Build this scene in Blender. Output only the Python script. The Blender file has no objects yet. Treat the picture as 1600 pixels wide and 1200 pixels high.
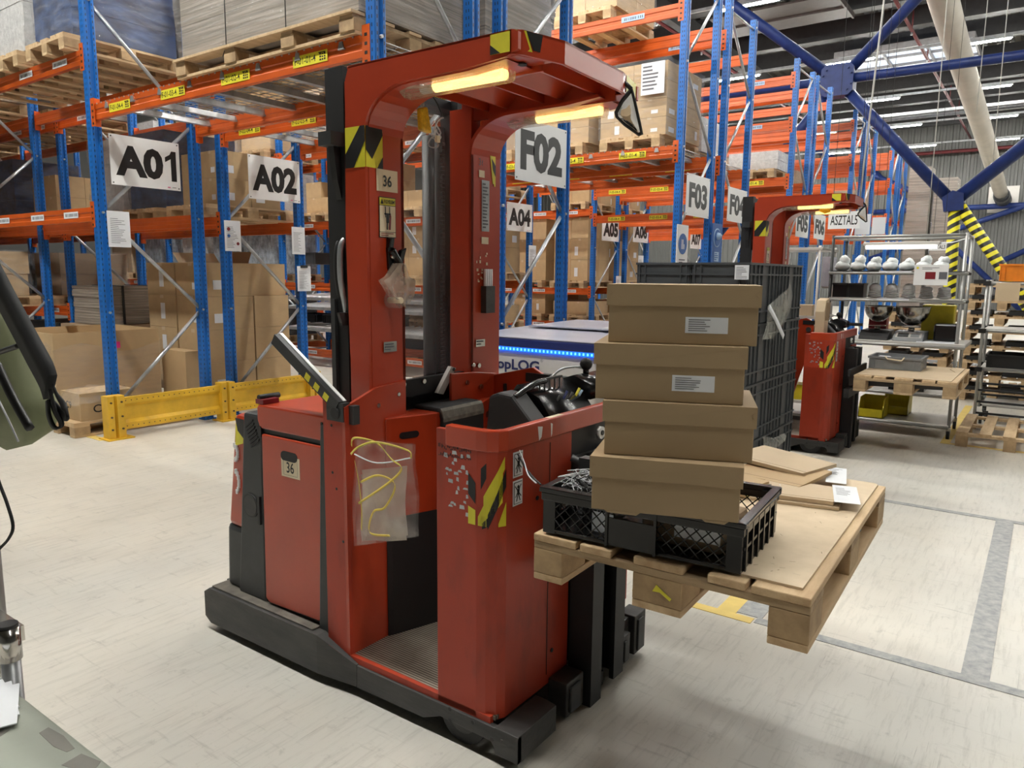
import bpy, math, random
from mathutils import Vector, Matrix, Euler
R_ = random.Random(7)
C = bpy.context.scene.collection
# ---------------- camera ----------------
pitch, roll, yaw, FPX = map(math.radians, (8.38, .566, 35.72, 0))
fw = Vector((math.cos(yaw)*math.cos(pitch), math.sin(yaw)*math.cos(pitch), -math.sin(pitch)))
rt = Vector((math.sin(yaw), -math.cos(yaw), 0)); up = rt.cross(fw)
rt2 = rt*math.cos(roll)+up*math.sin(roll); up2 = up*math.cos(roll)-rt*math.sin(roll)
cd = bpy.data.cameras.new('camera'); cam = bpy.data.objects.new('camera', cd); C.objects.link(cam)
cd.sensor_width = 36; cd.sensor_fit = 'HORIZONTAL'; cd.lens = 36*1156.3/1600; cd.clip_start = .05; cd.clip_end = 300
M = Matrix((rt2, up2, -fw)).transposed().to_4x4(); M.translation = Vector((0, 0, 1.6)); cam.matrix_world = M
bpy.context.scene.camera = cam
# ---------------- world and view ----------------
w = bpy.data.worlds.new('world'); bpy.context.scene.world = w; w.use_nodes = True
w.node_tree.nodes['Background'].inputs[0].default_value = (.95, .97, 1, 1)
w.node_tree.nodes['Background'].inputs[1].default_value = .25
vs = bpy.context.scene.view_settings
vs.view_transform = 'Standard'; vs.look = 'None'; vs.exposure = 0.82; vs.gamma = 1
LED_STRENGTH = 190.0
# ---------------- materials ----------------
def _n(nt, t, **k):
    n = nt.nodes.new(t)
    for a, b in k.items(): setattr(n, a, b)
    return n
def mat(name, col, rough=.5, metal=0, var=.12, scale=6, stretch=(1, 1, 1), col2=None, bump=0, bscale=40, spec=.5, coat=0, detail=5, lo=.35, hi=.65):
    m = bpy.data.materials.new(name); m.use_nodes = True; nt = m.node_tree; b = nt.nodes['Principled BSDF']
    b.inputs['Roughness'].default_value = rough; b.inputs['Metallic'].default_value = metal
    b.inputs['Specular IOR Level'].default_value = spec
    if coat: b.inputs['Coat Weight'].default_value = coat; b.inputs['Coat Roughness'].default_value = .25
    tc = _n(nt, 'ShaderNodeTexCoord'); mp = _n(nt, 'ShaderNodeMapping'); mp.inputs['Scale'].default_value = stretch
    nt.links.new(tc.outputs['Object'], mp.inputs['Vector'])
    nz = _n(nt, 'ShaderNodeTexNoise'); nz.inputs['Scale'].default_value = scale; nz.inputs['Detail'].default_value = detail; nz.inputs['Roughness'].default_value = .6
    nt.links.new(mp.outputs[0], nz.inputs['Vector'])
    cr = _n(nt, 'ShaderNodeValToRGB'); e = cr.color_ramp.elements
    c2 = col2 or tuple(c*(1-var*2) for c in col)
    e[0].position = lo; e[0].color = (*c2, 1); e[1].position = hi; e[1].color = (*col, 1)
    nt.links.new(nz.outputs['Fac'], cr.inputs[0]); nt.links.new(cr.outputs[0], b.inputs['Base Color'])
    if bump:
        n2 = _n(nt, 'ShaderNodeTexNoise'); n2.inputs['Scale'].default_value = bscale; n2.inputs['Detail'].default_value = 4
        nt.links.new(mp.outputs[0], n2.inputs['Vector'])
        bp = _n(nt, 'ShaderNodeBump'); bp.inputs['Strength'].default_value = bump; bp.inputs['Distance'].default_value = .01
        nt.links.new(n2.outputs['Fac'], bp.inputs['Height']); nt.links.new(bp.outputs[0], b.inputs['Normal'])
    m['cr'] = 1
    return m
def emit(name, col, s):
    m = bpy.data.materials.new(name); m.use_nodes = True; b = m.node_tree.nodes['Principled BSDF']
    b.inputs['Base Color'].default_value = (*[c*.8 for c in col], 1); b.inputs['Emission Color'].default_value = (*col, 1); b.inputs['Emission Strength'].default_value = s
    return m
def film(name, col, alpha, rough=.25, stripes=None, bump=.6, bscale=9):
    """thin clear plastic: mostly see-through, with glossy wrinkles"""
    m = bpy.data.materials.new(name); m.use_nodes = True; nt = m.node_tree; b = nt.nodes['Principled BSDF']; out = nt.nodes['Material Output']
    b.inputs['Base Color'].default_value = (*col, 1); b.inputs['Roughness'].default_value = rough
    tr = _n(nt, 'ShaderNodeBsdfTransparent'); mx = _n(nt, 'ShaderNodeMixShader')
    tc = _n(nt, 'ShaderNodeTexCoord'); mp = _n(nt, 'ShaderNodeMapping'); mp.inputs['Scale'].default_value = stripes or (1, 1, 1)
    nt.links.new(tc.outputs['Object'], mp.inputs[0])
    nz = _n(nt, 'ShaderNodeTexNoise'); nz.inputs['Scale'].default_value = bscale; nz.inputs['Detail'].default_value = 6
    nt.links.new(mp.outputs[0], nz.inputs['Vector'])
    bp = _n(nt, 'ShaderNodeBump'); bp.inputs['Strength'].default_value = bump; bp.inputs['Distance'].default_value = .03
    nt.links.new(nz.outputs['Fac'], bp.inputs['Height']); nt.links.new(bp.outputs[0], b.inputs['Normal'])
    mr = _n(nt, 'ShaderNodeMapRange'); mr.inputs[1].default_value = .42; mr.inputs[2].default_value = .66; mr.inputs[3].default_value = alpha*.7; mr.inputs[4].default_value = min(1, alpha*1.45)
    nt.links.new(nz.outputs['Fac'], mr.inputs[0]); nt.links.new(mr.outputs[0], mx.inputs[0])
    nt.links.new(tr.outputs[0], mx.inputs[1]); nt.links.new(b.outputs[0], mx.inputs[2]); nt.links.new(mx.outputs[0], out.inputs[0])
    return m
def perforated(name, col, z=True, pitch=.05):
    """rack post paint with rows of punched slots"""
    m = mat(name, col, .38, 0, .1, 5); nt = m.node_tree; b = nt.nodes['Principled BSDF']; src = b.inputs['Base Color'].links[0].from_socket
    tc = _n(nt, 'ShaderNodeTexCoord'); sp = _n(nt, 'ShaderNodeSeparateXYZ'); nt.links.new(tc.outputs['Object'], sp.inputs[0])
    def mth(op, a, v=None, c=None):
        n = _n(nt, 'ShaderNodeMath', operation=op)
        for i, q in enumerate((a, v)):
            if q is None: continue
            if isinstance(q, (int, float)): n.inputs[i].default_value = q
            else: nt.links.new(q, n.inputs[i])
        return n.outputs[0]
    zz = mth('LESS_THAN', mth('MODULO', sp.outputs['Z'], pitch), pitch*.45)
    ax = mth('ABSOLUTE', mth('SUBTRACT', mth('ABSOLUTE', sp.outputs['X']), .03)); ay = mth('ABSOLUTE', mth('SUBTRACT', mth('ABSOLUTE', sp.outputs['Y']), .012))
    k = mth('MULTIPLY', zz, mth('MAXIMUM', mth('LESS_THAN', ax, .004), mth('MULTIPLY', mth('LESS_THAN', ay, .004), mth('GREATER_THAN', mth('ABSOLUTE', sp.outputs['X']), .045))))
    mx = _n(nt, 'ShaderNodeMixRGB'); mx.inputs[2].default_value = (.01, .012, .02, 1)
    nt.links.new(k, mx.inputs[0]); nt.links.new(src, mx.inputs[1]); nt.links.new(mx.outputs[0], b.inputs['Base Color'])
    return m
m_blue = perforated('blue_rack_paint', (.01, .14, .5)); m_dkblue = mat('navy_pipe_paint', (.012, .028, .13), .45, 0, .15, spec=.25); m_sprk = mat('sprinkler_red', (.12, .01, .014), .5)
m_orange = mat('orange_beam_paint', (.6, .1, .012), .38, 0, .1, 3); m_galv = mat('galvanised_steel', (.5, .52, .54), .35, .6, .15, 8)
m_yellow = mat('yellow_guard_paint', (.78, .47, .03), .4, 0, .12, 4); m_yelbolt = mat('dark_bolt', (.12, .09, .05), .5, .5)
m_white = mat('white_board', (.84, .85, .86), .4, 0, .02); m_black = mat('black_ink', (.008, .008, .009), .5, 0, 0)
m_paper = mat('white_paper', (.74, .76, .8), .6, 0, .02); m_ink = mat('grey_print', (.12, .12, .14), .7, 0, 0)
m_cream = mat('cream_sticker', (.8, .68, .48), .5, 0, .04); m_yel = mat('yellow_sticker', (.8, .72, .04), .45, 0, .08)
m_red = mat('red_truck_paint', (.46, .046, .011), .34, 0, .08, 3.5, coat=.35, col2=(.4, .038, .009)); m_scuff = mat('scuffed_red_paint', (.4, .038, .012), .45, 0, .1, 9, (1, 1, .4), col2=(.28, .03, .012), lo=.3, hi=.5)
m_dark = mat('charcoal_plastic', (.035, .038, .04), .5, 0, .15, 8); m_chas = mat('worn_chassis_steel', (.06, .058, .055), .5, .1, .2, 7, (1, .5, 2), col2=(.032, .032, .033), bump=.15)
m_rub = mat('black_rubber', (.012, .012, .013), .55, 0, .1); m_blk = mat('gloss_black_plastic', (.01, .01, .011), .22, 0, .05)
m_chrome = mat('polished_steel', (.62, .61, .58), .18, 1, .04, 6); m_alu = mat('aluminium_tube', (.4, .4, .39), .4, .5, .06)
m_wood = mat('pallet_wood', (.64, .47, .28), .75, 0, .1, 4, (1, 6, 6), col2=(.5, .34, .19), bump=.2, bscale=20)
m_wood2 = mat('aged_pallet_wood', (.47, .34, .2), .8, 0, .1, 4, (6, 1, 6), col2=(.3, .2, .11), bump=.25, bscale=18)
m_wend = mat('wood_block_end', (.5, .35, .19), .8, 0, .15, 9, col2=(.33, .22, .12), bump=.2)
m_card = mat('brown_cardboard', (.5, .35, .19), .75, 0, .05, 3, (1, 1, 1)); m_kraft_shaded = mat('kraft_box_board', (.37, .265, .15), .7, 0, .04, 3); m_card2 = mat('pale_cardboard', (.58, .45, .3), .75, 0, .05, 3)  # kraft board of the near boxes: their shade is put into a darker colour
m_card3 = mat('dark_cardboard', (.33, .23, .14), .8, 0, .06, 3); m_sheetcard = mat('scuffed_card_sheet', (.72, .58, .41), .75, 0, .05, 7, col2=(.62, .49, .33))
m_wrapgrey = mat('stacked_sheet_edges', (.36, .31, .26), .5, 0, .2, 3, (.4, .4, 22), col2=(.2, .17, .14), lo=.4, hi=.6)
m_wrap = film('stretch_wrap', (.7, .7, .7), .13, .1, (1, 1, 5), .9, 4); m_wrapb = film('stretch_wrap_streaks', (.75, .74, .72), .16, .1, (1, 1, 14), 1, 2.2)
m_bag = film('clear_bag', (.6, .55, .52), .16, .22, None, .7, 14); m_bag2 = film('cloudy_bag', (.62, .5, .4), .45, .3, None, .5, 6); m_sheet = film('milky_sheet', (.78, .7, .62), .6, .35, None, .4, 5); m_flap = film('hanging_film', (.6, .6, .55), .5, .25, None, .5, 5)
m_glass = film('scratched_perspex', (.5, .52, .55), .09, .08, (1, 1, .3), .05, 5)
m_warm = emit('warm_tube', (1, .68, .21), 1.7); m_led = emit('led_tube', (1, .985, .915), LED_STRENGTH); m_bled = emit('blue_led', (.01, .12, 1), 1.1); m_bled2 = emit('pale_blue_led', (.1, .5, 1), 1.7)
m_lens = film('ribbed_lamp_lens', (.9, .8, .6), .35, .2, (30, 1, 1), .6, 12)
m_gtote = mat('grey_tote_plastic', (.06, .066, .072), .45, 0, .08, 3); m_ltote = mat('light_grey_tote', (.25, .26, .27), .45); m_otote = mat('orange_tote_plastic', (.85, .24, .015), .4)
m_ybin = mat('yellow_bin_plastic', (.75, .62, .03), .4); m_navy = mat('navy_cover', (.004, .014, .12), .4, 0, .05); m_mwhite = mat('machine_white', (.5, .48, .45), .4, 0, .03)
m_topw = mat('machine_top', (.42, .43, .52), .3, 0, .03); m_green = mat('olive_cloth', (.22, .235, .13), .75, 0, .12, 5, bump=.3, bscale=10); m_strap = mat('black_webbing', (.006, .006, .007), .8, 0, .1, 60)
m_desk = mat('grey_green_bench_top', (.29, .31, .26), .45, 0, .08, 3); m_deskwear = mat('worn_bench_patch', (.17, .16, .14), .6)
m_tapeg = mat('grey_floor_tape', (.27, .28, .29), .6, 0, .15, 25, col2=(.42, .42, .41)); m_tapey = mat('yellow_floor_tape', (.78, .58, .17), .55, 0, .06, 9)
m_bowl = mat('steel_bowl', (.5, .48, .44), .2, 1, .3, 8, bump=.3, bscale=6); m_blueprint = mat('blue_print', (.02, .1, .35), .5, 0, 0); m_pink = mat('pink_tag', (.85, .04, .3), .5)
m_redpipe = mat('red_pipe', (.25, .02, .03), .4); m_duct = mat('cloth_duct', (.42, .39, .34), .8, 0, .06, 1.5); m_rope = mat('white_cable', (.6, .6, .57), .6)
m_ywrap = mat('yellow_strap', (.75, .6, .1), .4, 0, .05); m_bubble = mat('yellow_print_wrap', (.8, .47, .02), .35, 0, .2, 60); m_foil = mat('crumpled_film', (.62, .62, .62), .25, 0, .1, 20, bump=.8, bscale=25)
m_bluewrap = mat('blue_bagged_goods', (.06, .11, .26), .35, 0, .2, 3, (1, 1, 2), col2=(.012, .02, .06), bump=.5, bscale=8); m_cloth = mat('white_sacks', (.85, .89, .9), .6, 0, .08, 9, bump=.5, bscale=12)
m_bluelab = mat('pale_blue_label', (.35, .5, .7), .5, 0, 0); m_bottles = mat('water_bottles', (.35, .42, .5), .2, 0, .3, 14, (1, 1, .6), bump=.5, bscale=16)
def ribbed_floor():
    m = mat('ribbed_platform_mat', (.42, .38, .32), .42, .4, .2, 5, col2=(.25, .2, .16)); nt = m.node_tree; b = nt.nodes['Principled BSDF']
    src = b.inputs['Base Color'].links[0].from_socket
    tc = _n(nt, 'ShaderNodeTexCoord'); wv = _n(nt, 'ShaderNodeTexWave', bands_direction='X'); wv.inputs['Scale'].default_value = 26
    nt.links.new(tc.outputs['Object'], wv.inputs[0]); cr = _n(nt, 'ShaderNodeValToRGB'); cr.color_ramp.elements[0].position = .3; cr.color_ramp.elements[0].color = (.25, .23, .2, 1); cr.color_ramp.elements[1].position = .6
    nt.links.new(wv.outputs['Fac'], cr.inputs[0]); mx = _n(nt, 'ShaderNodeMixRGB', blend_type='MULTIPLY'); mx.inputs[0].default_value = 1
    nt.links.new(src, mx.inputs[1]); nt.links.new(cr.outputs[0], mx.inputs[2]); nt.links.new(mx.outputs[0], b.inputs['Base Color']); return m
m_mat = ribbed_floor()
def floor_mat():
    m = bpy.data.materials.new('painted_concrete'); m.use_nodes = True; nt = m.node_tree; b = nt.nodes['Principled BSDF']
    tc = _n(nt, 'ShaderNodeTexCoord')
    def noise(scale, stretch=(1, 1, 1), rot=0, det=6, rough=.6):
        mp = _n(nt, 'ShaderNodeMapping'); mp.inputs['Scale'].default_value = stretch; mp.inputs['Rotation'].default_value = (0, 0, rot)
        nt.links.new(tc.outputs['Object'], mp.inputs[0]); n = _n(nt, 'ShaderNodeTexNoise'); n.inputs['Scale'].default_value = scale; n.inputs['Detail'].default_value = det; n.inputs['Roughness'].default_value = rough
        nt.links.new(mp.outputs[0], n.inputs['Vector']); return n.outputs['Fac']
    def ramp(s, p0, c0, p1, c1):
        r = _n(nt, 'ShaderNodeValToRGB'); e = r.color_ramp.elements; e[0].position = p0; e[0].color = (c0, c0, c0, 1); e[1].position = p1; e[1].color = (c1, c1, c1, 1); nt.links.new(s, r.inputs[0]); return r.outputs[0]
    base = _n(nt, 'ShaderNodeMixRGB'); base.inputs[1].default_value = (.6, .585, .54, 1); base.inputs[2].default_value = (.66, .61, .53, 1)
    nt.links.new(ramp(noise(.35), .4, 0, .62, 1), base.inputs[0])
    col = base.outputs[0]
    for s, p0, c0, p1, k in ((noise(3.2, (1, 10, 1), .35, 8, .75), .36, .84, .5, 1), (noise(3, (12, 1, 1), .2, 8, .7), .3, .74, .42, 1), (noise(9, (1, 1, 1), 0, 8, .75), .33, .78, .42, 1), (noise(.8, (1, 1, 1), 0, 3), .35, .88, .6, 1),
                             (noise(2.2, (1, 40, 1), 1.1, 5), .3, .72, .35, 1)):
        mx = _n(nt, 'ShaderNodeMixRGB', blend_type='MULTIPLY'); mx.inputs[0].default_value = 1; nt.links.new(col, mx.inputs[1]); nt.links.new(ramp(s, p0, c0, p1, k), mx.inputs[2]); col = mx.outputs[0]
    nt.links.new(col, b.inputs['Base Color']); nt.links.new(ramp(noise(4), .3, .46, .7, .3), b.inputs['Roughness'])
    return m
m_floor = floor_mat()
def striped(name, c1, c2, d, freq, thr=.5, rough=.5):
    """two-colour stripes of the thing's own paint, running along direction d in object space"""
    m = bpy.data.materials.new(name); m.use_nodes = True; nt = m.node_tree; b = nt.nodes['Principled BSDF']; b.inputs['Roughness'].default_value = rough
    tc = _n(nt, 'ShaderNodeTexCoord'); dp = _n(nt, 'ShaderNodeVectorMath', operation='DOT_PRODUCT'); dp.inputs[1].default_value = d; nt.links.new(tc.outputs['Object'], dp.inputs[0])
    a = _n(nt, 'ShaderNodeMath', operation='MULTIPLY'); a.inputs[1].default_value = freq; nt.links.new(dp.outputs['Value'], a.inputs[0])
    f = _n(nt, 'ShaderNodeMath', operation='FRACT'); nt.links.new(a.outputs[0], f.inputs[0]); g = _n(nt, 'ShaderNodeMath', operation='GREATER_THAN'); g.inputs[1].default_value = thr; nt.links.new(f.outputs[0], g.inputs[0])
    mx = _n(nt, 'ShaderNodeMixRGB'); mx.inputs[1].default_value = (*c1, 1); mx.inputs[2].default_value = (*c2, 1); nt.links.new(g.outputs[0], mx.inputs[0]); nt.links.new(mx.outputs[0], b.inputs['Base Color']); return m
YB = ((.72, .66, .02), (.01, .01, .01))
m_haz = striped('hazard_stripe_wrap', *YB, (0, .6, 1), 6)
m_corr = striped('corrugated_roof_sheet', (.17, .165, .15), (.1, .1, .095), (0, 1, 0), 4, .5, .6)
m_wallc = striped('corrugated_wall_sheet', (.17, .175, .17), (.13, .135, .13), (0, 1, 0), 3, .5, .6); m_purlin = mat('roof_purlin', (.035, .035, .037), .5)
# ---------------- mesh helpers ----------------
_fonts = {}
def text_geo(s, bold):
    k = (s, bold)
    if k in _fonts: return _fonts[k]
    cu = bpy.data.curves.new('t', 'FONT'); cu.body = s; cu.offset = bold; cu.resolution_u = 3
    o = bpy.data.objects.new('t', cu); C.objects.link(o); dg = bpy.context.evaluated_depsgraph_get(); dg.update()
    me = bpy.data.meshes.new_from_object(o.evaluated_get(dg)); vs_ = [tuple(v.co[:2]) for v in me.vertices]; fs = [tuple(p.vertices) for p in me.polygons]
    bpy.data.objects.remove(o); bpy.data.curves.remove(cu); bpy.data.meshes.remove(me)
    x0 = min(v[0] for v in vs_); x1 = max(v[0] for v in vs_); y0 = min(v[1] for v in vs_); y1 = max(v[1] for v in vs_)
    vs_ = [((v[0]-x0)/(x1-x0), (v[1]-y0)/(y1-y0)) for v in vs_]; _fonts[k] = (vs_, fs); return _fonts[k]
V = Vector
class MB:
    def __init__(s): s.v = []; s.f = []; s.mi = []; s.mats = []; s.X = None; s.sm = []
    def _m(s, m):
        if m not in s.mats: s.mats.append(m)
        return s.mats.index(m)
    def add(s, vs_, fs, m, sm=False):
        o = len(s.v); k = s._m(m)
        for p in vs_:
            p = V(p); s.v.append(s.X @ p if s.X else p)
        for f in fs: s.f.append([i+o for i in f]); s.mi.append(k); s.sm.append(sm)
        return s
    def box(s, x0, x1, y0, y1, z0, z1, m):
        return s.add([(x, y, z) for x in (x0, x1) for y in (y0, y1) for z in (z0, z1)], [(0, 1, 3, 2), (4, 6, 7, 5), (0, 4, 5, 1), (2, 3, 7, 6), (0, 2, 6, 4), (1, 5, 7, 3)], m)
    def hexa(s, b, t, m):   # 4 bottom points, 4 top points
        return s.add(list(b)+list(t), [(3, 2, 1, 0), (4, 5, 6, 7), (0, 1, 5, 4), (1, 2, 6, 5), (2, 3, 7, 6), (3, 0, 4, 7)], m)
    def prism(s, pts, ax, a, b, m, sm=False):  # polygon pts in the two other axes, extruded along axis ax from a to b
        def P(p, h): return {'x': (h, p[0], p[1]), 'y': (p[0], h, p[1]), 'z': (p[0], p[1], h)}[ax]
        n = len(pts); s.add([P(p, a) for p in pts]+[P(p, b) for p in pts], [tuple(range(n))[::-1], tuple(range(n, 2*n))], m)
        return s.add([P(p, a) for p in pts]+[P(p, b) for p in pts], [(i, (i+1) % n, n+(i+1) % n, n+i) for i in range(n)], m, sm)
    def quad(s, a, b, c, d, m): return s.add([a, b, c, d], [(0, 1, 2, 3)], m)
    def cyl(s, p, q, r, m, n=12, r2=None, caps=True, sm=True):
        p, q = V(p), V(q); d = (q-p).normalized(); u = d.orthogonal().normalized(); w_ = d.cross(u); r2 = r if r2 is None else r2
        a = [p+(u*math.cos(t)+w_*math.sin(t))*r for t in [2*math.pi*i/n for i in range(n)]]; b = [q+(u*math.cos(t)+w_*math.sin(t))*r2 for t in [2*math.pi*i/n for i in range(n)]]
        s.add(a+b, [(i, (i+1) % n, n+(i+1) % n, n+i) for i in range(n)], m, sm)
        if caps: s.add(a+b, [tuple(range(n))[::-1], tuple(range(n, 2*n))], m)
        return s
    def tube(s, pts, r, m, n=7):
        pts = [V(p) for p in pts]; rings = []; u = None
        for i, p in enumerate(pts):
            d = (pts[min(i+1, len(pts)-1)]-pts[max(i-1, 0)]).normalized()
            u = d.orthogonal().normalized() if u is None else (u-d*u.dot(d)).normalized()
            w_ = d.cross(u); rings.append([p+(u*math.cos(t)+w_*math.sin(t))*r for t in [2*math.pi*k/n for k in range(n)]])
        vs_ = [q for r_ in rings for q in r_]; N = len(pts)
        return s.add(vs_, [(i*n+k, i*n+(k+1) % n, (i+1)*n+(k+1) % n, (i+1)*n+k) for i in range(N-1) for k in range(n)]+[tuple(range(n))[::-1], tuple(range((N-1)*n, N*n))], m, True)
    def curve(s, pts, r, m, n=7, k=6):   # smooth Catmull-Rom tube
        return s.tube(spline(pts, k), r, m, n)
    def ribbon(s, pts, wd, th, m, k=6):
        pts = spline(pts, k); wd = V(wd)
        a = [p+wd/2 for p in pts]; b = [p-wd/2 for p in pts]; n = len(pts); nr = []
        for i in range(n):
            d = (pts[min(i+1, n-1)]-pts[max(i-1, 0)]).normalized(); nr.append(d.cross(wd).normalized()*th/2)
        vs_ = [a[i]+nr[i] for i in range(n)]+[b[i]+nr[i] for i in range(n)]+[b[i]-nr[i] for i in range(n)]+[a[i]-nr[i] for i in range(n)]
        fs = [(j*n+i, ((j+1) % 4)*n+i, ((j+1) % 4)*n+i+1, j*n+i+1) for i in range(n-1) for j in range(4)]+[(0, n, 2*n, 3*n)[::-1], (n-1, 2*n-1, 3*n-1, 4*n-1)]
        return s.add(vs_, fs, m, True)
    def sphere(s, c, r, m, n=14, sx=1, sy=1, sz=1, half=None):
        vs_ = []; R0 = n//2
        for i in range(R0+1):
            t = math.pi*i/R0
            if half == 'low': t = math.pi/2+t/2
            if half == 'up': t = t/2
            for j in range(n): a = 2*math.pi*j/n; vs_.append((c[0]+r*sx*math.sin(t)*math.cos(a), c[1]+r*sy*math.sin(t)*math.sin(a), c[2]+r*sz*math.cos(t)))
        return s.add(vs_, [(i*n+j, (i+1)*n+j, (i+1)*n+(j+1) % n, i*n+(j+1) % n) for i in range(R0) for j in range(n)], m, True)
    def text(s, t, o, u, v, w_, h, m, bold=0.0):
        o, u, v = V(o), V(u).normalized(), V(v).normalized(); vs_, fs = text_geo(t, bold)
        return s.add([o+u*(p[0]*w_)+v*(p[1]*h) for p in vs_], fs, m)
    def rect(s, o, u, v, w_, h, m, nrm=0.0):
        o, u, v = V(o), V(u).normalized(), V(v).normalized(); n = u.cross(v)*nrm
        return s.add([o+n, o+u*w_+n, o+u*w_+v*h+n, o+v*h+n], [(0, 1, 2, 3)], m)
    def mesh(s, name, org=(0, 0, 0), bevel=0, fix=True):
        import bmesh
        me = bpy.data.meshes.new(name); og = V(org); me.from_pydata([p-og for p in s.v], [], s.f)
        for m in s.mats: me.materials.append(m)
        for p, k, sm in zip(me.polygons, s.mi, s.sm): p.material_index = k; p.use_smooth = sm
        if fix:
            bm = bmesh.new(); bm.from_mesh(me); bmesh.ops.remove_doubles(bm, verts=bm.verts, dist=1e-5); bmesh.ops.recalc_face_normals(bm, faces=bm.faces); bm.to_mesh(me); bm.free()
        return me
    def part(s, name, parent, label=None, bevel=0, org=None, rel=True, stuff=False):
        og = WORG.get(parent.name, V((0, 0, 0))) if org is None else V(org)
        o = bpy.data.objects.new(name, s.mesh(name, og)); C.objects.link(o); o.parent = parent
        WORG[o.name] = og
        if label: o['label'] = label
        if stuff: o['kind'] = 'stuff'
        if bevel: bev(o, bevel)
        return o
    def top(s, name, label, cat, group=None, bevel=0, kind=None, org=None):
        xs = [p.x for p in s.v]; ys = [p.y for p in s.v]; zs = [p.z for p in s.v]
        og = V(org) if org is not None else V(((min(xs)+max(xs))/2, (min(ys)+max(ys))/2, min(zs)))
        o = bpy.data.objects.new(name, s.mesh(name, og)); C.objects.link(o); o.location = og; WORG[o.name] = og
        if label: o['label'] = label
        if cat: o['category'] = cat
        if group: o['group'] = group
        if kind: o['kind'] = kind
        if bevel: bev(o, bevel)
        return o
WORG = {}
def bev(o, w_):
    b = o.modifiers.new('bevel', 'BEVEL'); b.width = w_; b.segments = 2; b.limit_method = 'ANGLE'; b.angle_limit = .8
def spline(pts, k=6):
    pts = [V(p) for p in pts]; out = []
    for i in range(len(pts)-1):
        a, b, c, d = pts[max(i-1, 0)], pts[i], pts[i+1], pts[min(i+2, len(pts)-1)]
        for j in range(k):
            t = j/k; out.append(.5*((2*b)+(c-a)*t+(2*a-5*b+4*c-d)*t*t+(3*b-a-3*c+d)*t**3))
    return out+[pts[-1]]
def thing(name, label, cat, loc=(0, 0, 0), group=None, rz=0):
    o = bpy.data.objects.new(name, None); C.objects.link(o); o.empty_display_size = .1
    o.location = loc; o.rotation_euler = (0, 0, rz); o['label'] = label; o['category'] = cat
    if group: o['group'] = group
    WORG[o.name] = V(loc) if rz == 0 else V((0, 0, 0))
    return o
def local(o): WORG[o.name] = V((0, 0, 0)); return o
def struct(name, b, bevel=0): return b.top(name, None, None, kind='structure', bevel=bevel)
def kids(o):
    return [c for c in KID.get(o.name, [])]
KID = {}
def index_kids(root):
    for o in bpy.data.objects:
        if o.parent and (o.parent == root or (o.parent.parent == root)): 
            L = KID.setdefault(o.parent.name, [])
            if o not in L: L.append(o)
def dup(root, loc, rz=None, label=None, group=None, skip=()):
    if root.name not in KID: index_kids(root)
    r = root.copy(); C.objects.link(r); r.location = loc
    if rz is not None: r.rotation_euler = (0, 0, rz)
    if label: r['label'] = label
    if group: r['group'] = group
    for ch in KID.get(root.name, []):
        if ch.name.split('.')[0] in skip: continue
        c = ch.copy(); C.objects.link(c); c.parent = r
        for g in KID.get(ch.name, []):
            if g.name.split('.')[0] in skip: continue
            d = g.copy(); C.objects.link(d); d.parent = c
    return r
def hide_proto(o):  # remove a prototype that itself stands nowhere
    for c in list(KID.get(o.name, [])):
        for g in list(KID.get(c.name, [])): bpy.data.objects.remove(g)
        bpy.data.objects.remove(c)
    bpy.data.objects.remove(o)
def lines(b, o, u, v, w_, h, n, m, seed=1, fill=.45, nrm=.0006):
    """rows of small print too small to read"""
    r = random.Random(seed); u, v = V(u).normalized(), V(v).normalized(); o = V(o)
    for i in range(n):
        k = r.uniform(.45, .95); b.rect(o+v*(h*(i+.3)/n), u, v, w_*k, h/n*fill, m, nrm)
# ================= the hall =================
b = MB(); b.quad((-14, -16, 0), (46, -16, 0), (46, 34, 0), (-14, 34, 0), m_floor); struct('floor', b)
b = MB(); n = 100; y0, y1 = -16, 34; prof = []          # trapezoid roof sheet
i = y0
while i < y1: prof += [(i, 9.75), (i+.16, 9.75), (i+.2, 9.83), (i+.34, 9.83)]; i += .4
vs_ = [(x, y, z) for x in (-14, 46) for y, z in prof]; k = len(prof)
roofm = mat('roof_sheet', (.09, .083, .07), .55, 0, .06, .6)
b.add(vs_, [(j, j+1, k+j+1, k+j) for j in range(k-1)], roofm); struct('ceiling', b)
b = MB(); prof = []; i = y0
while i < y1: prof += [(i, 46), (i+.14, 46), (i+.17, 45.95), (i+.28, 45.95)]; i += .3
k = len(prof); b.add([(x, y, z) for z in (0, 9.8) for y, x in prof], [(j, j+1, k+j+1, k+j) for j in range(k-1)], mat('wall_sheet', (.1, .102, .098), .6, 0, .06, .5)); struct('wall_back', b)
b = MB(); b.box(-14, 46, 34, 34.1, 0, 9.8, mat('side_wall_panel', (.12, .12, .115), .7, 0, .08, .4)); struct('wall_left', b)
PUR = [13.2, 15.8, 18.9, 21.8, 24.0, 26.4, 28.9, 32.2, 34.6, 37.6, 40.3, 43.4]
b = MB()
for x in PUR: b.box(x-.09, x+.09, -16, 34, 9.2, 9.75, m_purlin); b.box(x-.2, x+.2, -16, 34, 9.16, 9.2, m_purlin)
for y in (-7.5, 9.5, 22): b.box(10, 46, y-.12, y+.12, 8.75, 9.2, m_purlin)
struct('trim_1', b)
b = MB(); sw = mat('plain_wall_panel', (.1, .1, .095), .7, 0, .08, .4); b.box(-14.1, -14, -16, 34, 0, 9.8, sw); struct('wall_front', b)
b = MB(); b.box(-14, 46, -16.1, -16, 0, 9.8, sw); struct('wall_right', b)
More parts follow.
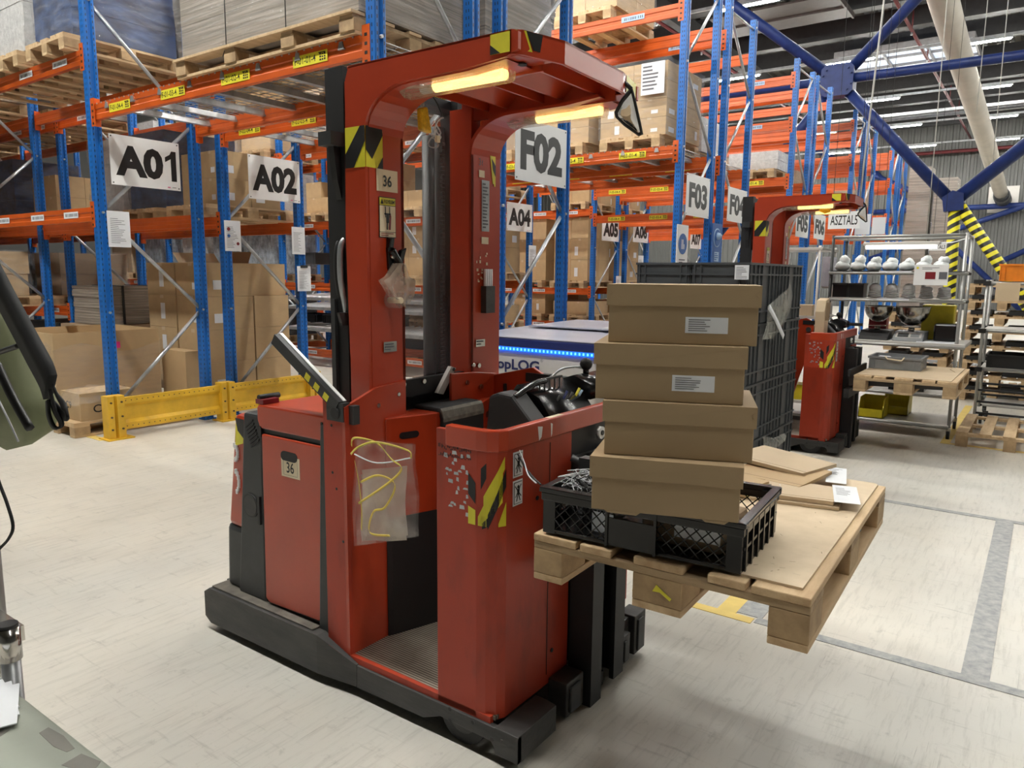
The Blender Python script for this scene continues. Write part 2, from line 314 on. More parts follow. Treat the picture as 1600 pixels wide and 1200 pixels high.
# roof light: a shallow glazed box between two purlins
b = MB(); sky = emit('rooflight_glazing', (.75, .86, 1), .42); fr = mat('rooflight_frame', (.25, .25, .26), .5)
b.box(27.6, 30.9, 2.6, 6.6, 9.0, 9.06, sky)
for x in (27.6, 28.7, 29.8, 30.9): b.box(x-.03, x+.03, 2.6, 6.6, 8.92, 9.1, fr)
for y in (2.6, 3.9, 5.2, 6.6): b.box(27.6, 30.9, y-.03, y+.03, 8.9, 9.1, fr)
struct('window_1', b)
vp_ = mat('smoke_vent_panel', (.045, .03, .026), .6); b = MB(); b.box(21.4, 23.4, 5.2, 8.6, 8.85, 8.9, vp_); b.box(21.4, 23.4, 5.15, 5.2, 8.8, 8.95, vp_); b.box(22.4, 22.46, 5.2, 8.6, 8.8, 8.85, vp_)
struct('window_2', b)
# ---- LED lines ----
LL = [(.9, 1.6), (6.9, 1.6), (12.7, 1.8), (18.4, 2.4), (24.7, 1.5), (30.5, 1.7), (36.1, 1.7), (41.9, 1.8)]
ledb = local(thing('ceiling_light', 'x', 'ceiling light'))
MB().box(-.035, .035, -.75, .75, -.03, 0, m_led).part('light_tube', ledb); MB().box(-.06, .06, -.8, .8, 0, .06, m_galv).part('lamp_housing', ledb)
cnt = 0
for li, (x, ys) in enumerate(LL):
    for k in (range(-3, 7) if x > 8 else range(-5, 10)):  # extra battens added on the unseen near lines to brighten the gangway
        y = ys+.72+k*(3.35 if x > 8 else 1.675)
        if x < 14 and (y > 13 or y < -7 or (y < (1.2 if x < 5 else 3.2) and (k % 2 or (5 < x < 8 and y < 1.5)))): continue
        if y > 24: continue
        side = 'beyond the duct' if y < 3 else 'over the racks'
        if x < 14: lb, g = 'LED batten light above the aisle outside the view', 'LED battens over the near aisles'
        else: lb, g = 'lit white LED batten in the %s light line from the far wall' % ('sixth', 'fifth', 'fourth', 'third', 'second', 'first')[min(5, li-2)] , 'LED battens of the light line number %s' % ('one', 'two', 'three', 'four', 'five', 'six', 'seven', 'eight')[li]
        if cnt == 0: ledb.location = (x, y, 8); ledb['label'] = lb; ledb['group'] = g
        else: dup(ledb, (x, y, 8), label=lb, group=g)
        cnt += 1
    if x > 14:
        MB().box(x-.04, x+.04, -15, 33, 8.06, 8.13, m_galv).top('light_track', 'grey mounting track carrying the %s line of LED battens from the far wall' % ('sixth', 'fifth', 'fourth', 'third', 'second', 'first')[min(5, li-2)], 'light track', kind=None)
for x in (33.0, 33.9): MB().box(x-.08, x+.08, -15, 33, 7.85, 7.95, m_galv).top('cable_tray', 'long bright cable tray across the hall, %s of the close pair' % ('nearer' if x < 33.5 else 'farther'), 'cable tray')
# ---- air duct, truss, pipes, ropes ----
b = thing('air_duct', 'long round beige fabric air duct running to the far wall', 'duct', (30, 2.4, 6.2))
dp = [(13, 2.35, 7.95), (19, 2.42, 7.5), (25, 2.4, 7.05), (30, 2.34, 6.6), (37, 2.33, 6.1), (43, 2.33, 5.72)]
q = MB().curve(dp, .29, m_duct, 20, 4); q.part('duct_tube', b)
q = MB()
for p0, p1, r in ((dp[-1], (43.9, 2.33, 5.66), .31), ((43.9, 2.33, 5.66), (45.7, 2.33, 5.6), .36)): q.cyl(p0, p1, r, m_dark, 20)
q.part('duct_end_collar', b, 'dark collar at the wall end'); MB().box(45.9, 45.95, 1.7, 3.0, 5.0, 6.3, m_mwhite).part('wall_plate', b)
b = MB(); sp = spline(dp, 6)
for i in range(0, len(sp)-1, 1): b.cyl(sp[i]+V((0, -.17, .24)), sp[i]+V((0, -.17, .3)), .012, m_galv, 5)
b.part('hanging_clip', bpy.data.objects['air_duct'])
tr = thing('bracing_truss', 'dark blue tubular steel bracing crossing below the roof, with a striped foot', 'bracing', (16.2, 1.5, 0))
X = 16.2; P = lambda y, z: (X, y, z)
def pipe(a, c, name='brace_pipe', m=m_dkblue, r=.105): 
    q = MB().cyl(a, c, r, m, 16); return q.part(name, tr)
pipe(P(-14, 5.44), P(12, 5.5), r=.09); pipe(P(8.3, 9.2), P(3.77, 5.45)); pipe(P(3.77, 5.45), P(1.63, 3.03)); pipe(P(-.3, 9.6), P(3.77, 5.45)); pipe(P(3.77, 5.45), P(6.1, 2.5)); pipe(P(1.6, 3.03), P(-5.4, 12*.78), r=.12)
q = MB(); s = math.sqrt(.5)
q.prism([(3.77+dx, 5.45+dz) for dx, dz in ((-.3, -.22), (-.22, -.3), (.22, -.3), (.3, -.22), (.3, .22), (.22, .3), (-.22, .3), (-.3, .22))], 'x', X-.16, X+.16, m_dkblue)
for dy, dz in ((.2, .2), (-.2, .2), (.2, -.2), (-.2, -.2), (.26, .1), (-.26, .1), (.26, -.1), (-.26, -.1)): q.cyl((X-.17, 3.77+dy, 5.45+dz), (X-.2, 3.77+dy, 5.45+dz), .02, m_dkblue, 6)
q.part('node_plate', tr)
q = MB(); q.prism([(1.42, 2.86), (1.74, 2.84), (1.78, 3.1), (1.62, 3.22), (1.44, 3.16)], 'x', X-.13, X+.13, m_dkblue); q.part('lower_node_plate', tr)
MB().cyl(P(1.57, 3.0), P(1.5, 0), .105, m_haz, 16).part('striped_leg', tr, 'leg wrapped in yellow and black stripes'); MB().cyl(P(1.5, 2.95), P(-.45, 0), .1, m_haz, 16).part('striped_leg', tr, 'slanting leg wrapped in yellow and black stripes')
MB().box(X-.5, X+.5, -.9, 1.9, 0, .02, m_purlin).part('base_plate', tr)
tr2 = thing('wall_bracing', 'dark navy cross bracing on the far grey wall', 'bracing', (45.5, 0, 0))
q = MB()
for a, c in (((8.6, 7.6), (1, 0)), ((9, 5.2), (-8, 5.4)), ((-6, 8), (9, 2.4)), ((2, 2.6), (-6, 7)), ((12, 9), (4, 5))): q.cyl((45.4, a[0], a[1]), (45.4, c[0], c[1]), .14, m_dkblue, 10)
q.part('wall_brace', tr2)
MB().cyl((45, 12, 8.1), (45, -14, 8.05), .09, m_sprk, 10).top('sprinkler_main', 'dark red sprinkler main along the top of the far wall', 'pipe')
for y, x0, nm in ((3.9, 15, 'between the crossing blue braces and the duct'), (9.6, 13.5, 'left of the crossing blue braces')):
    q = MB(); q.cyl((x0, y, 8.7), (44.8, y, 8.55), .05, m_sprk, 8)
    for i in range(8): q.cyl((x0+i*3.3, y, 8.7), (x0+i*3.3, y, 9.2), .02, m_sprk, 6); q.cyl((x0+i*3.3, y, 8.6), (x0+i*3.3, y, 8.52), .03, m_galv, 6)
    q.top('sprinkler_pipe', 'thin dark red sprinkler pipe under the roof %s' % nm, 'pipe')
q = MB().cyl((16.6, 9.2, 8.6), (16.6, 7, 8.6), .05, m_sprk, 8).cyl((16.6, 7, 8.6), (18, 6.4, 8.6), .05, m_sprk, 8); q.top('sprinkler_pipe', 'short dark red pipe bend at the top above the blue uprights', 'pipe')
for nm, a, c in (('leftmost and thickest, slanting past the blue brace', (12, 2.1, 9.2), (12, 2.42, 1.95)), ('just left of the duct', (12, 1.5, 9.2), (12, 1.47, 2.0)), ('crossing behind the lower half of the duct', (13, 1.09, 9.2), (13, 1.1, 4.0)), ('right of the duct', (12.4, .83, 9.2), (12.4, .8, 3.2))):
    MB().cyl(a, c, .013 if 'leftmost' in nm else .006, m_rope, 6).top('hanging_cable', 'pale cable hanging from the roof, %s' % nm, 'cable')
# ---- floor tape ----
def tape(x0, x1, y0, y1, m, lb, cat='floor marking'): MB().box(x0, x1, y0, y1, .0, .003, m).top('floor_tape', lb, cat)
tape(3.32, 3.38, -3, .98, m_tapeg, 'thin grey floor tape line nearest the camera on the right'); tape(5.79, 5.85, -3, 1.6, m_tapeg, 'thin grey floor tape line beyond the loaded pallet')
tape(3.38, 5.79, .05, .15, m_tapeg, 'broad worn grey floor tape running away on the right'); tape(3.38, 3.75, .96, 1.08, m_tapeg, 'short grey floor tape patch beside the yellow corner mark')
tape(3.3, 3.36, .99, 1.6, m_tapey, 'yellow tape strip under the fork pallet, along the grey line'); tape(3.36, 4.6, 1.08, 1.17, m_tapey, 'yellow tape strip of the corner mark, leading away')
tape(8.27, 8.33, -3, .74, m_tapey, 'yellow tape line along the front of the bare slatted pallet'); tape(8.33, 11, .66, .74, m_tapey, 'yellow tape line beside the workbench castors'); tape(3.3, 3.38, 7.2, 12, m_tapey, 'yellow tape line running back beside the A01 rack')
# ================= racking =================
_mc = {}
def cached(key, fn):
    if key not in _mc: _mc[key] = fn()
    return _mc[key]
def put(name, me, loc, parent, label=None, rz=0):
    o = bpy.data.objects.new(name, me); C.objects.link(o); o.parent = parent; o.location = loc; o.rotation_euler[2] = rz
    if label: o['label'] = label
    return o
def post_mesh(h):
    q = MB(); q.prism([(-.05, -.035), (-.05, .04), (-.04, .04), (-.025, .04), (-.015, .025), (.015, .025), (.025, .04), (.05, .04), (.05, -.035), (.04, -.04), (.022, -.04), (.012, -.024), (-.012, -.024), (-.022, -.04), (-.04, -.04)], 'z', 0, h, m_blue)
    q.box(-.07, .07, -.06, .06, 0, .012, m_blue); return q.mesh('upright_post')
def brace_mesh(dep, h, ph):
    q = MB(); z = .25; s = ph; a, c = .06, dep-.06
    q.tube([(a, 0, .2), (c, 0, .2)], .017, m_galv, 6)
    while z < h-.2:
        z2 = min(z+.95, h-.1); q.tube([((a if s else c), 0, z), ((c if s else a), 0, z2)], .019, m_galv, 6); z = z2; s = not s
        for xx in (a, c): q.cyl((xx, -.045, z), (xx, .045, z), .012, m_galv, 6)
    q.tube([(a, 0, h-.12), (c, 0, h-.12)], .017, m_galv, 6); return q.mesh('frame_bracing')
def beam_mesh(L, hh=.13):
    q = MB(); q.prism([(-.022, 0), (.022, 0), (.022, hh*.3), (.016, hh*.36), (.016, hh*.6), (.022, hh*.66), (.022, hh), (-.022, hh), (-.022, hh*.66), (-.016, hh*.6), (-.016, hh*.36), (-.022, hh*.3)], 'y', .05, L-.05, m_orange)
    for yy in (.045, L-.052): q.box(-.03, .03, yy-.003, yy+.006, -.06, hh+.05, m_orange)
    for yy in (.04, L-.04):
        q.box(-.034, -.03, yy-.035, yy+.035, -.06, hh+.05, m_orange)
        for k in range(4): q.box(-.0355, -.034, yy-.012, yy+.012, -.045+k*.055, -.025+k*.055, m_black)
    return q.mesh('cross_beam')
def deck_mesh(L, dep):
    q = MB()
    n = max(2, round(L/.45))
    for i in range(n): y = (i+.5)*L/n; q.prism([(y-.03, .0), (y+.03, 0), (y+.015, .05), (y-.015, .05)], 'x', -.03, dep+.03, m_galv)
    k = int(L/.075)
    for i in range(k+1): q.box(-.01, dep+.01, i*L/k-.0025, i*L/k+.0025, .052, .057, m_galv)
    for i in range(int(dep/.1)+1): q.box(i*.1-.0025, i*.1+.0025, 0, L, .057, .062, m_galv)
    for i in range(k): q.box(-.033, -.027, (i+.2)*L/k, (i+.36)*L/k, .052, .0625, m_galv)
    return q.mesh('wire_deck')
def label_mesh(kind, t=''):
    q = MB()
    if kind == 'y':
        q.box(-.001, 0, 0, .36, 0, .075, m_yel); q.text(t, (-.0016, .34, .015), (0, -1, 0), (0, 0, 1), .22, .045, m_black, .01)
        r = random.Random(3)
        for k in range(9): q.box(-.0016, -.001, .02+(k % 3)*.022, .036+(k % 3)*.022, .012+(k//3)*.018, .026+(k//3)*.018-r.random()*.006, m_black)
        q.box(-.0016, -.001, .022, .09, .06, .066, m_black)
    else:
        q.box(-.001, 0, 0, .3, 0, .06, m_paper if kind == 'w' else m_bluelab); r = random.Random(5)
        y = .02
        while y < .26: a = r.uniform(.004, .016); q.box(-.0016, -.001, y, y+a, .015, .045, m_ink); y += a+r.uniform(.006, .014)
    return q.mesh('location_label')
DEP = .99
def rack(label, x0, ys, h, levels, deck=(), labels='w', ynames=None, group=None, ph=0, dep=1.1, bh=.13):
    t = thing('pallet_rack', label, 'pallet rack', (x0, ys[0], 0), group)
    for y in ys:
        for dx in (.05, dep-.05): put('upright_post', cached(('p', h), lambda: post_mesh(h)), (dx, y-ys[0], 0), t)
        put('frame_bracing', cached(('b', dep, h, ph), lambda: brace_mesh(dep, h, ph)), (0, y-ys[0], 0), t)
    for i in range(len(ys)-1):
        L = round(ys[i+1]-ys[i], 3)
        for z in levels[min(i, len(levels)-1)]:
            for dx, first in ((.03, True), (dep-.03, False)):
                bm_ = put('cross_beam', cached(('beam', L, bh), lambda: beam_mesh(L, bh)), (dx, ys[i]-ys[0], z-bh), t)
                if not first: bm_.scale.x = -1
                if first and i < 3:
                    if labels == 'y' and ynames:
                        for k, s in enumerate(ynames): put('location_label', cached(('ly', s), lambda: label_mesh('y', s)), (-.024, .28+k*(L-.7)/3, .03), bm_, 'yellow location label')
                    elif labels == 'w':
                        for k in (0.35, 1.1, 1.95, 2.8): put('location_label', cached(('lw',), lambda: label_mesh('w')), (-.024, k, .04), bm_)
                    elif labels == 'b':
                        for k in (0.6, 2.4): put('location_label', cached(('lb',), lambda: label_mesh('b')), (-.024, k, .04), bm_)
            if z in deck:
                nn = 4
                for k in range(nn): put('wire_deck', cached(('deck', L), lambda: deck_mesh((L-.12)/nn, dep-.06)), (.03, ys[i]-ys[0]+.06+k*(L-.12)/nn, z-.064), t)
    return t
AY = [7.4, 11.1, 14.8, 18.5, 22.2]
AX = {1: 3.5, 2: 4.82, 3: 8.38, 4: 9.72, 5: 12.95, 6: 14.3, 7: 17.5, 8: 18.85, 9: 22.1, 10: 23.4}
num = {1: 'A01', 2: 'A02', 3: 'A03', 4: 'A04', 5: 'A05', 6: 'A06'}
rack('tall blue and orange pallet rack whose end frame carries sign A01', AX[1], AY, 6.6, [[2.2, 3.62, 5.2], [1.1, 2.2, 3.62, 5.2]], ph=1)
rack('tall pallet rack behind sign A02, back to back with the A01 rack', AX[2], AY, 6.6, [[2.2, 3.62, 5.2], [1.1, 2.2, 3.62, 5.2]], ph=1)
rack('pallet rack seen between the blue A02 end frame and the truck mast, holding roller shelves', AX[3], AY[:4], 6.2, [[.3, 1.43, 2.45, 3.6], [.3, 1.43, 2.45, 3.6]])
rack('pallet rack whose end frame carries sign A04', AX[4], AY[:4], 6.2, [[.66, 1.5, 2.9, 4.4]], ph=1)
rack('pallet rack whose end frame carries sign A05', AX[5], AY[:4], 5.4, [[.66, 1.35, 2.9, 4.6]])
rack('pallet rack whose end frame carries sign A06, filled with cartons', AX[6], AY[:4], 5.4, [[.66, 1.35, 2.9, 4.6]], ph=1)
for k in (7, 8, 9): rack('distant pallet rack standing %s behind the A06 rack' % ('first', 'second', 'third')[k-7], AX[k], AY[:3], 5.2, [[1.3, 2.9, 4.5]], labels='')
# bridging racks across the gangway, F side
FY = [3.65, 7.36]; FXs = {1: 3.5, 2: 4.82, 3: 8.35, 4: 9.7, 5: 12.85, 6: 14.1, 7: 17.3, 8: 18.6, 9: 21.9, 10: 23.2}
fl = {1: 'leftmost bridging rack over the gangway with yellow F-01 labels', 2: 'bridging rack whose blue end frame carries sign F02', 3: 'bridging rack whose end frame carries sign F03, loaded with wrapped cartons', 4: 'bridging rack whose end frame carries sign F04',
      5: 'bridging rack with sign F05, behind the arch of the distant red truck', 6: 'bridging rack with sign F06, behind the arch of the distant red truck', 7: 'bridging rack first behind the F06 rack', 8: 'bridging rack second behind the F06 rack', 9: 'bridging rack third behind the F06 rack', 10: 'bridging rack fourth behind the F06 rack'}
def brid(k):
    x0 = FXs[k]; t = thing('pallet_rack', fl[k], 'pallet rack', (x0, 3.65, 0)); dep = 1.07; h = 5.1; bh = .14
    for dx in (.05, dep-.05): put('upright_post', cached(('p', h), lambda: post_mesh(h)), (dx, 0, 0), t)
    put('frame_bracing', cached(('b', dep, h, k % 2), lambda: brace_mesh(dep, h, k % 2)), (0, 0, 0), t)
    L = 3.69; lv = [3.12] if k == 1 else [3.12, 4.68]
    if k > 4: lv = [2.75, 3.25, 4.15, 4.85]
    for z in lv:
        for dx, first in ((.03, 1), (dep-.03, 0)):
            bm_ = put('cross_beam', cached(('beam', L, bh), lambda: beam_mesh(L, bh)), (dx, 0, z-bh), t)
            if not first: bm_.scale.x = -1
            if first and z < 3.3 and k < 7:
                for j in range(4): s = 'F-%02d-%02d-4' % (k, j+1); put('location_label', cached(('ly', s), lambda: label_mesh('y', s)), (-.024, .42+j*.86, .03), bm_, 'yellow location label')
            elif first and k < 7:
                for j in (.5, 2.3): put('location_label', cached(('lb',), lambda: label_mesh('b')), (-.024, j, .05), bm_, 'pale blue label')
        if k < 5 and z < 3.3:
            for j in range(4): put('wire_deck', cached(('deck', L), lambda: deck_mesh((L-.12)/4, dep-.06)), (.03, .06+j*(L-.12)/4, z-.064), t)
    return t
for k in fl: brid(k)
# ---- row signs ----
def sign(t, x0, y, z0, w_, h, lb, small=True, tilt=0, fac=-1, tw=.86, th=.63, m=m_white):
    o = thing('row_sign', lb, 'sign', (x0+w_/2, y, z0))
    q = MB().box(x0, x0+w_, y-.004, y, z0, z0+h, m)
    for dx, dz in ((.02, .02), (w_-.02, .02), (.02, h-.02), (w_-.02, h-.02)): q.cyl((x0+dx, y-.006, z0+dz), (x0+dx, y-.003, z0+dz), .007, m_dark, 8)
    q.part('sign_board', o)
    q = MB(); tx = x0+w_*(1-tw)/2; tz = z0+h*(1-th)/2
    if t.endswith('1'):
        q.text(t[:-1], (tx, y-.005, tz), (1, 0, 0), (0, 0, 1), w_*tw*.79, h*th, m_black, .05); a_ = tx+w_*tw; H_ = h*th
        q.add([(a_-.045, y-.005, tz), (a_+.012, y-.005, tz), (a_+.012, y-.005, tz+H_), (a_-.035, y-.005, tz+H_), (a_-.055, y-.005, tz+H_*.88), (a_-.105, y-.005, tz+H_*.78), (a_-.105, y-.005, tz+H_*.62), (a_-.045, y-.005, tz+H_*.74)], [(0, 1, 2, 7), (2, 3, 4, 7), (4, 5, 6, 7)], m_black)
    else: q.text(t, (tx, y-.005, tz), (1, 0, 0), (0, 0, 1), w_*tw, h*th, m_black, .05)
    q.part('sign_lettering', o)
    if small: q = MB().rect((x0+w_*.8, y-.005, z0+.022), (1, 0, 0), (0, 0, 1), .03, .008, m_pink); lines(q, (x0+w_*.87, y-.005, z0+.02), (1, 0, 0), (0, 0, 1), .08, .012, 1, m_ink); q.part('small_print', o)
    if tilt: o.rotation_euler[1] = tilt
    return o
sign('A01', 3.65, 7.355, 2.42, .7, .47, 'large white sign reading A01 on the leftmost rack end'); sign('A02', 5.16, 7.355, 2.42, .7, .48, 'white sign reading A02 on the second rack end')
sign('A04', 10.03, 7.355, 2.33, .74, .46, 'white sign reading A04 beside the truck mast, below the F02 board'); sign('A05', 13.25, 7.355, 2.3, .72, .46, 'white sign reading A05 behind the gangway'); sign('A06', 14.62, 7.355, 2.33, .72, .45, 'white sign reading A06 right of the A05 sign')
sign('A07', 17.75, 7.355, 2.3, .7, .46, 'partly hidden white sign starting with A, between the F03 and F04 posts'); sign('A08', 19.1, 7.355, 2.3, .7, .46, 'small distant white sign A08 seen below the F04 sign')
sign('F02', 5.03, 3.61, 2.37, .78, .5, 'large white sign reading F02 beside the truck roof', False, .0, tw=.82, th=.66); sign('F03', 8.52, 3.61, 2.33, .74, .49, 'white sign reading F03 below the wrapped cartons', False, tw=.78, th=.62)
sign('F04', 9.92, 3.61, 2.35, .76, .45, 'white sign reading F04 right of the F03 sign', False, tw=.78, th=.62); sign('F05', 13.25, 3.61, 2.3, .8, .48, 'white sign F05 seen through the arch of the far truck', False); sign('F06', 14.45, 3.61, 2.32, .8, .45, 'white sign F06 seen through the arch of the far truck', False)
# ---- paper sheets on the posts ----
def sheet(x0, z0, w_, h, lb, y=7.354, seed=1, clip=False, red=False, nl=14):
    q = MB().box(x0, x0+w_, y-.004, y, z0, z0+h, m_paper); lines(q, (x0+w_*.12, y-.005, z0+h*.1), (1, 0, 0), (0, 0, 1), w_*.76, h*.72, nl, m_ink, seed, .25)
    if red: q.cyl((x0+.05, y-.006, z0+h*.72), (x0+.05, y-.004, z0+h*.72), .02, m_redpipe, 12); q.cyl((x0+.05, y-.006, z0+h*.5), (x0+.05, y-.004, z0+h*.5), .018, m_blueprint, 12); q.cyl((x0+w_-.04, y-.006, z0+h*.25), (x0+w_-.04, y-.004, z0+h*.25), .018, m_redpipe, 12)
    o = q.top('notice_sheet' if not clip else 'clipboard_sheet', lb, 'notice')
    if clip: MB().box(x0+w_*.25, x0+w_*.75, y-.014, y-.004, z0+h-.02, z0+h+.012, m_dark).part('clip', o, org=o.location)
    return o
sheet(3.585, 1.83, .215, .34, 'framed white notice on the leftmost blue post below sign A01'); sheet(4.83, 1.83, .2, .33, 'white safety notice with red and blue symbols left below sign A02', seed=4, red=True)
sheet(5.72, 1.82, .19, .32, 'white notice on the post right below sign A02', seed=7); sheet(5.78, 1.38, .2, .3, 'white list on a clipboard below the A02 notices', seed=9, clip=True, nl=22, y=7.352)
sheet(10.68, 1.75, .22, .36, 'white notice on the post below sign A04', seed=3); sheet(13.9, 1.2, .22, .4, 'narrow white notice on the post below sign A05', seed=5); sheet(14.9, 1.6, .25, .45, 'narrow white notice on the post below sign A06', seed=6)
q = MB().box(8.18, 8.5, 3.55, 3.56, 1.72, 2.2, m_white).cyl((8.34, 3.545, 1.98), (8.34, 3.55, 1.98), .12, m_blueprint, 24); lines(q, (8.24, 3.545, 1.75), (1, 0, 0), (0, 0, 1), .2, .06, 2, m_ink); lines(q, (8.29, 3.544, 1.92), (0, 0, 1), (1, 0, 0), .12, .1, 3, m_white, 2, .5)
q.top('notice_board', 'white board with a round blue mandatory symbol below sign F03', 'sign')
q = MB().box(9.28, 9.6, 3.55, 3.56, 1.75, 2.28, m_blueprint).cyl((9.44, 3.545, 2.1), (9.44, 3.55, 2.1), .12, m_bluelab, 24).cyl((9.44, 3.54, 2.1), (9.44, 3.549, 2.1), .105, m_blueprint, 24).sphere((9.44, 3.54, 2.12), .05, m_bluelab, 10); q.rect((9.36, 3.546, 1.8), (1, 0, 0), (0, 0, 1), .16, .12, m_bluelab); lines(q, (9.37, 3.544, 1.81), (1, 0, 0), (0, 0, 1), .14, .1, 4, m_blueprint)
q.top('notice_board', 'blue board with a round pale symbol between signs F03 and F04', 'sign')
# ---- yellow guard rail ----
g = thing('guard_rail', 'yellow steel rack-end guard rail bolted to the floor', 'guard rail', (4.6, 7.2, 0))
def grail(x0, x1):
    q = MB(); y = 7.16
    q.prism([(y, .08), (y+.05, .08), (y+.05, .39), (y, .39), (y, .33), (y+.028, .3), (y+.028, .17), (y, .14)], 'x', x0, x1, m_yellow)
    k = int((x1-x0)/.055)
    for i in range(k):
        for z in (.11, .36): q.cyl((x0+.03+i*.055, y-.002, z), (x0+.03+i*.055, y+.001, z), .006, m_yelbolt, 6)
    q.part('guard_beam', g)
grail(3.52, 4.56); grail(4.68, 5.78)
for x in (3.36, 4.56, 5.74):
    q = MB(); q.prism([(x, 7.12), (x+.06, 7.12), (x+.075, 7.16), (x+.09, 7.12), (x+.16, 7.12), (x+.16, 7.24), (x, 7.24)], 'z', .0, .42, m_yellow)
    for z in (.1, .22, .36):
        for dx in (.03, .13): q.cyl((x+dx, 7.108, z), (x+dx, 7.121, z), .01, m_yelbolt, 6)
    q.box(x-.03, x+.22, 7.08, 7.28, 0, .012, m_yellow); q.part('guard_post', g)
# ================= order picker truck =================
T = thing('order_picker_truck', 'big red order picker truck number 36 with raised roof, standing nearest the camera', 'order picker truck', (1.82, 1.34, 0))
def tp(q, name, label=None, bevel=0, parent=None): return q.part(name, parent or T, label, bevel)
# chassis
q = MB()
q.prism([(1.25, .035), (1.33, .035), (1.36, .075), (1.58, .08), (1.66, .045), (2.0, .04), (2.0, .128), (1.25, .128)], 'x', 1.79, 1.812, m_chas)
q.hexa([(1.79, 2.0, .04), (1.93, 2.0, .04), (1.93, 2.2, .04), (1.765, 2.2, .04)], [(1.79, 2.0, .13), (1.93, 2.0, .13), (1.93, 2.2, .2), (1.765, 2.2, .2)], m_chas)
q.prism([(2.2, .04), (2.93, .035), (2.97, .06), (2.97, .175), (2.93, .2), (2.2, .2)], 'x', 1.765, 1.93, m_chas)
q.prism([(1.79, 1.25), (2.02, 1.25), (2.03, 1.3), (2.03, 1.345), (1.79, 1.345)], 'z', .035, .13, m_chas)
q.prism([(1.3, .05), (1.8, .02), (3.0, .015), (3.04, .04), (3.04, .17), (3.0, .195), (1.3, .19)], 'x', 2.6, 2.74, m_chas)
q.box(1.9, 2.65, 2.1, 3.0, .05, .18, m_chas); q.box(1.82, 2.62, 1.6, 2.1, .1, .133, m_chas); q.box(1.775, 1.78, 1.3, 1.31, .1, .11, m_chas)
for y, z in ((1.34, .1), (1.42, .13), (1.52, .1), (1.52, .14), (2.86, .08), (2.86, .15), (2.93, .1), (2.93, .15)): q.cyl((1.768, y, z), (1.772, y, z), .008, m_black, 8)
tp(q, 'chassis', bevel=.008)
tp(MB().box(1.78, 1.9, 2.24, 2.93, .2, .207, mat('scuffed_bumper_top', (.19, .17, .14), .6, .1, .3, 9)), 'bumper_top', 'scuffed lighter top of the side bumper', .003)
for (x0, x1, y) in ((1.815, 1.89, 1.5), (2.62, 2.69, 1.5)):
    q = MB().cyl((x0, y, .098), (x1, y, .098), .098, m_rub, 28).cyl((x0-.003, y, .098), (x0+.01, y, .098), .06, m_chas, 20); tp(q, 'front_wheel')
q = MB().cyl((1.86, 2.93, .06), (1.93, 2.93, .06), .06, m_rub, 20); tp(q, 'caster_wheel')
# rear body
q = MB(); q.hexa([(1.83, 2.6, .19), (2.71, 2.6, .19), (2.68, 2.91, .19), (1.84, 2.91, .19)], [(1.83, 2.6, .5), (2.71, 2.6, .5), (2.66, 2.89, .5), (1.84, 2.89, .5)], m_dark); tp(q, 'rear_bumper', bevel=.03)
q = MB(); q.hexa([(1.83, 2.66, .49), (2.69, 2.66, .49), (2.62, 2.88, .49), (1.845, 2.88, .49)], [(1.83, 2.64, 1.0), (2.69, 2.64, 1.0), (2.64, 2.79, 1.0), (1.84, 2.79, 1.0)], m_red); rc = tp(q, 'rear_cover', bevel=.02)
q = MB()
# white lettering blobs and hazard patch, on the sloping side face
q.add([(1.829, 2.71, .96), (1.8345, 2.775, .96), (1.8345, 2.785, .86), (1.829, 2.72, .88)], [(0, 1, 2, 3)], m_yel); q.add([(1.8275, 2.705, .985), (1.8325, 2.775, .985), (1.8325, 2.76, .93), (1.828, 2.71, .9)], [(0, 1, 2, 3)], m_black)
tp(q, 'hazard_sticker', 'yellow and black sticker patch')
q = MB()
for z, a in ((.83, .05), (.7, .07)):
    for t in range(7): an = math.radians(110+t*22); y = 2.8+.03*math.cos(an); zz = z+a*.7*math.sin(an); q.box(1.83, 1.85, y-.005, y+.005, zz-.01, zz+.01, m_white)
tp(q, 'worn_lettering', 'worn white lettering')
q = MB(); q.hexa([(1.822, 2.59, .2), (2.7, 2.59, .2), (2.7, 2.79, .2), (1.822, 2.79, .2)], [(1.822, 2.575, 1.02), (2.7, 2.575, 1.02), (2.7, 2.7, 1.02), (1.822, 2.7, 1.02)], m_dark); gp = tp(q, 'side_cover', 'charcoal plastic side cover', .012)
q = MB()
for k in range(7):
    y, z = 2.67-.006*k, .985-k*.013
    q.prism([(y+.012, z-.022), (y-.04, z+.012), (y-.04, z+.004), (y+.012, z-.03)], 'x', 1.817, 1.8215, m_black)
tp(q, 'vent_slots', parent=gp)
q = MB().cyl((1.817, 2.67, .62), (1.823, 2.67, .62), .052, m_black, 24).cyl((1.815, 2.67, .62), (1.822, 2.67, .62), .045, m_chas, 24).box(1.812, 1.823, 2.6, 2.615, .55, .67, m_black); tp(q, 'round_cap', parent=gp)
q = MB().box(1.83, 2.7, 2.17, 2.59, .2, .97, m_dark); tp(q, 'battery_box', bevel=.004)
q = MB().prism([(2.15, .965), (2.585, .965), (2.6, 1.0), (2.6, 1.055), (2.585, 1.065), (2.165, 1.065), (2.15, 1.05)], 'x', 1.818, 2.72, m_red); lid = tp(q, 'battery_lid', bevel=.008)
q = MB().box(1.822, 1.9, 2.56, 2.61, 1.066, 1.085, m_redpipe).cyl((1.83, 2.6, 1.09), (1.93, 2.6, 1.09), .012, m_black, 8); tp(q, 'emergency_latch', parent=lid)
q = MB().box(1.816, 1.83, 2.575, 2.595, .93, .975, m_black).box(1.816, 1.83, 2.19, 2.205, .93, .975, m_black).box(1.814, 1.83, 2.188, 2.198, .93, 1.04, m_blk); tp(q, 'lid_hinges', parent=lid)
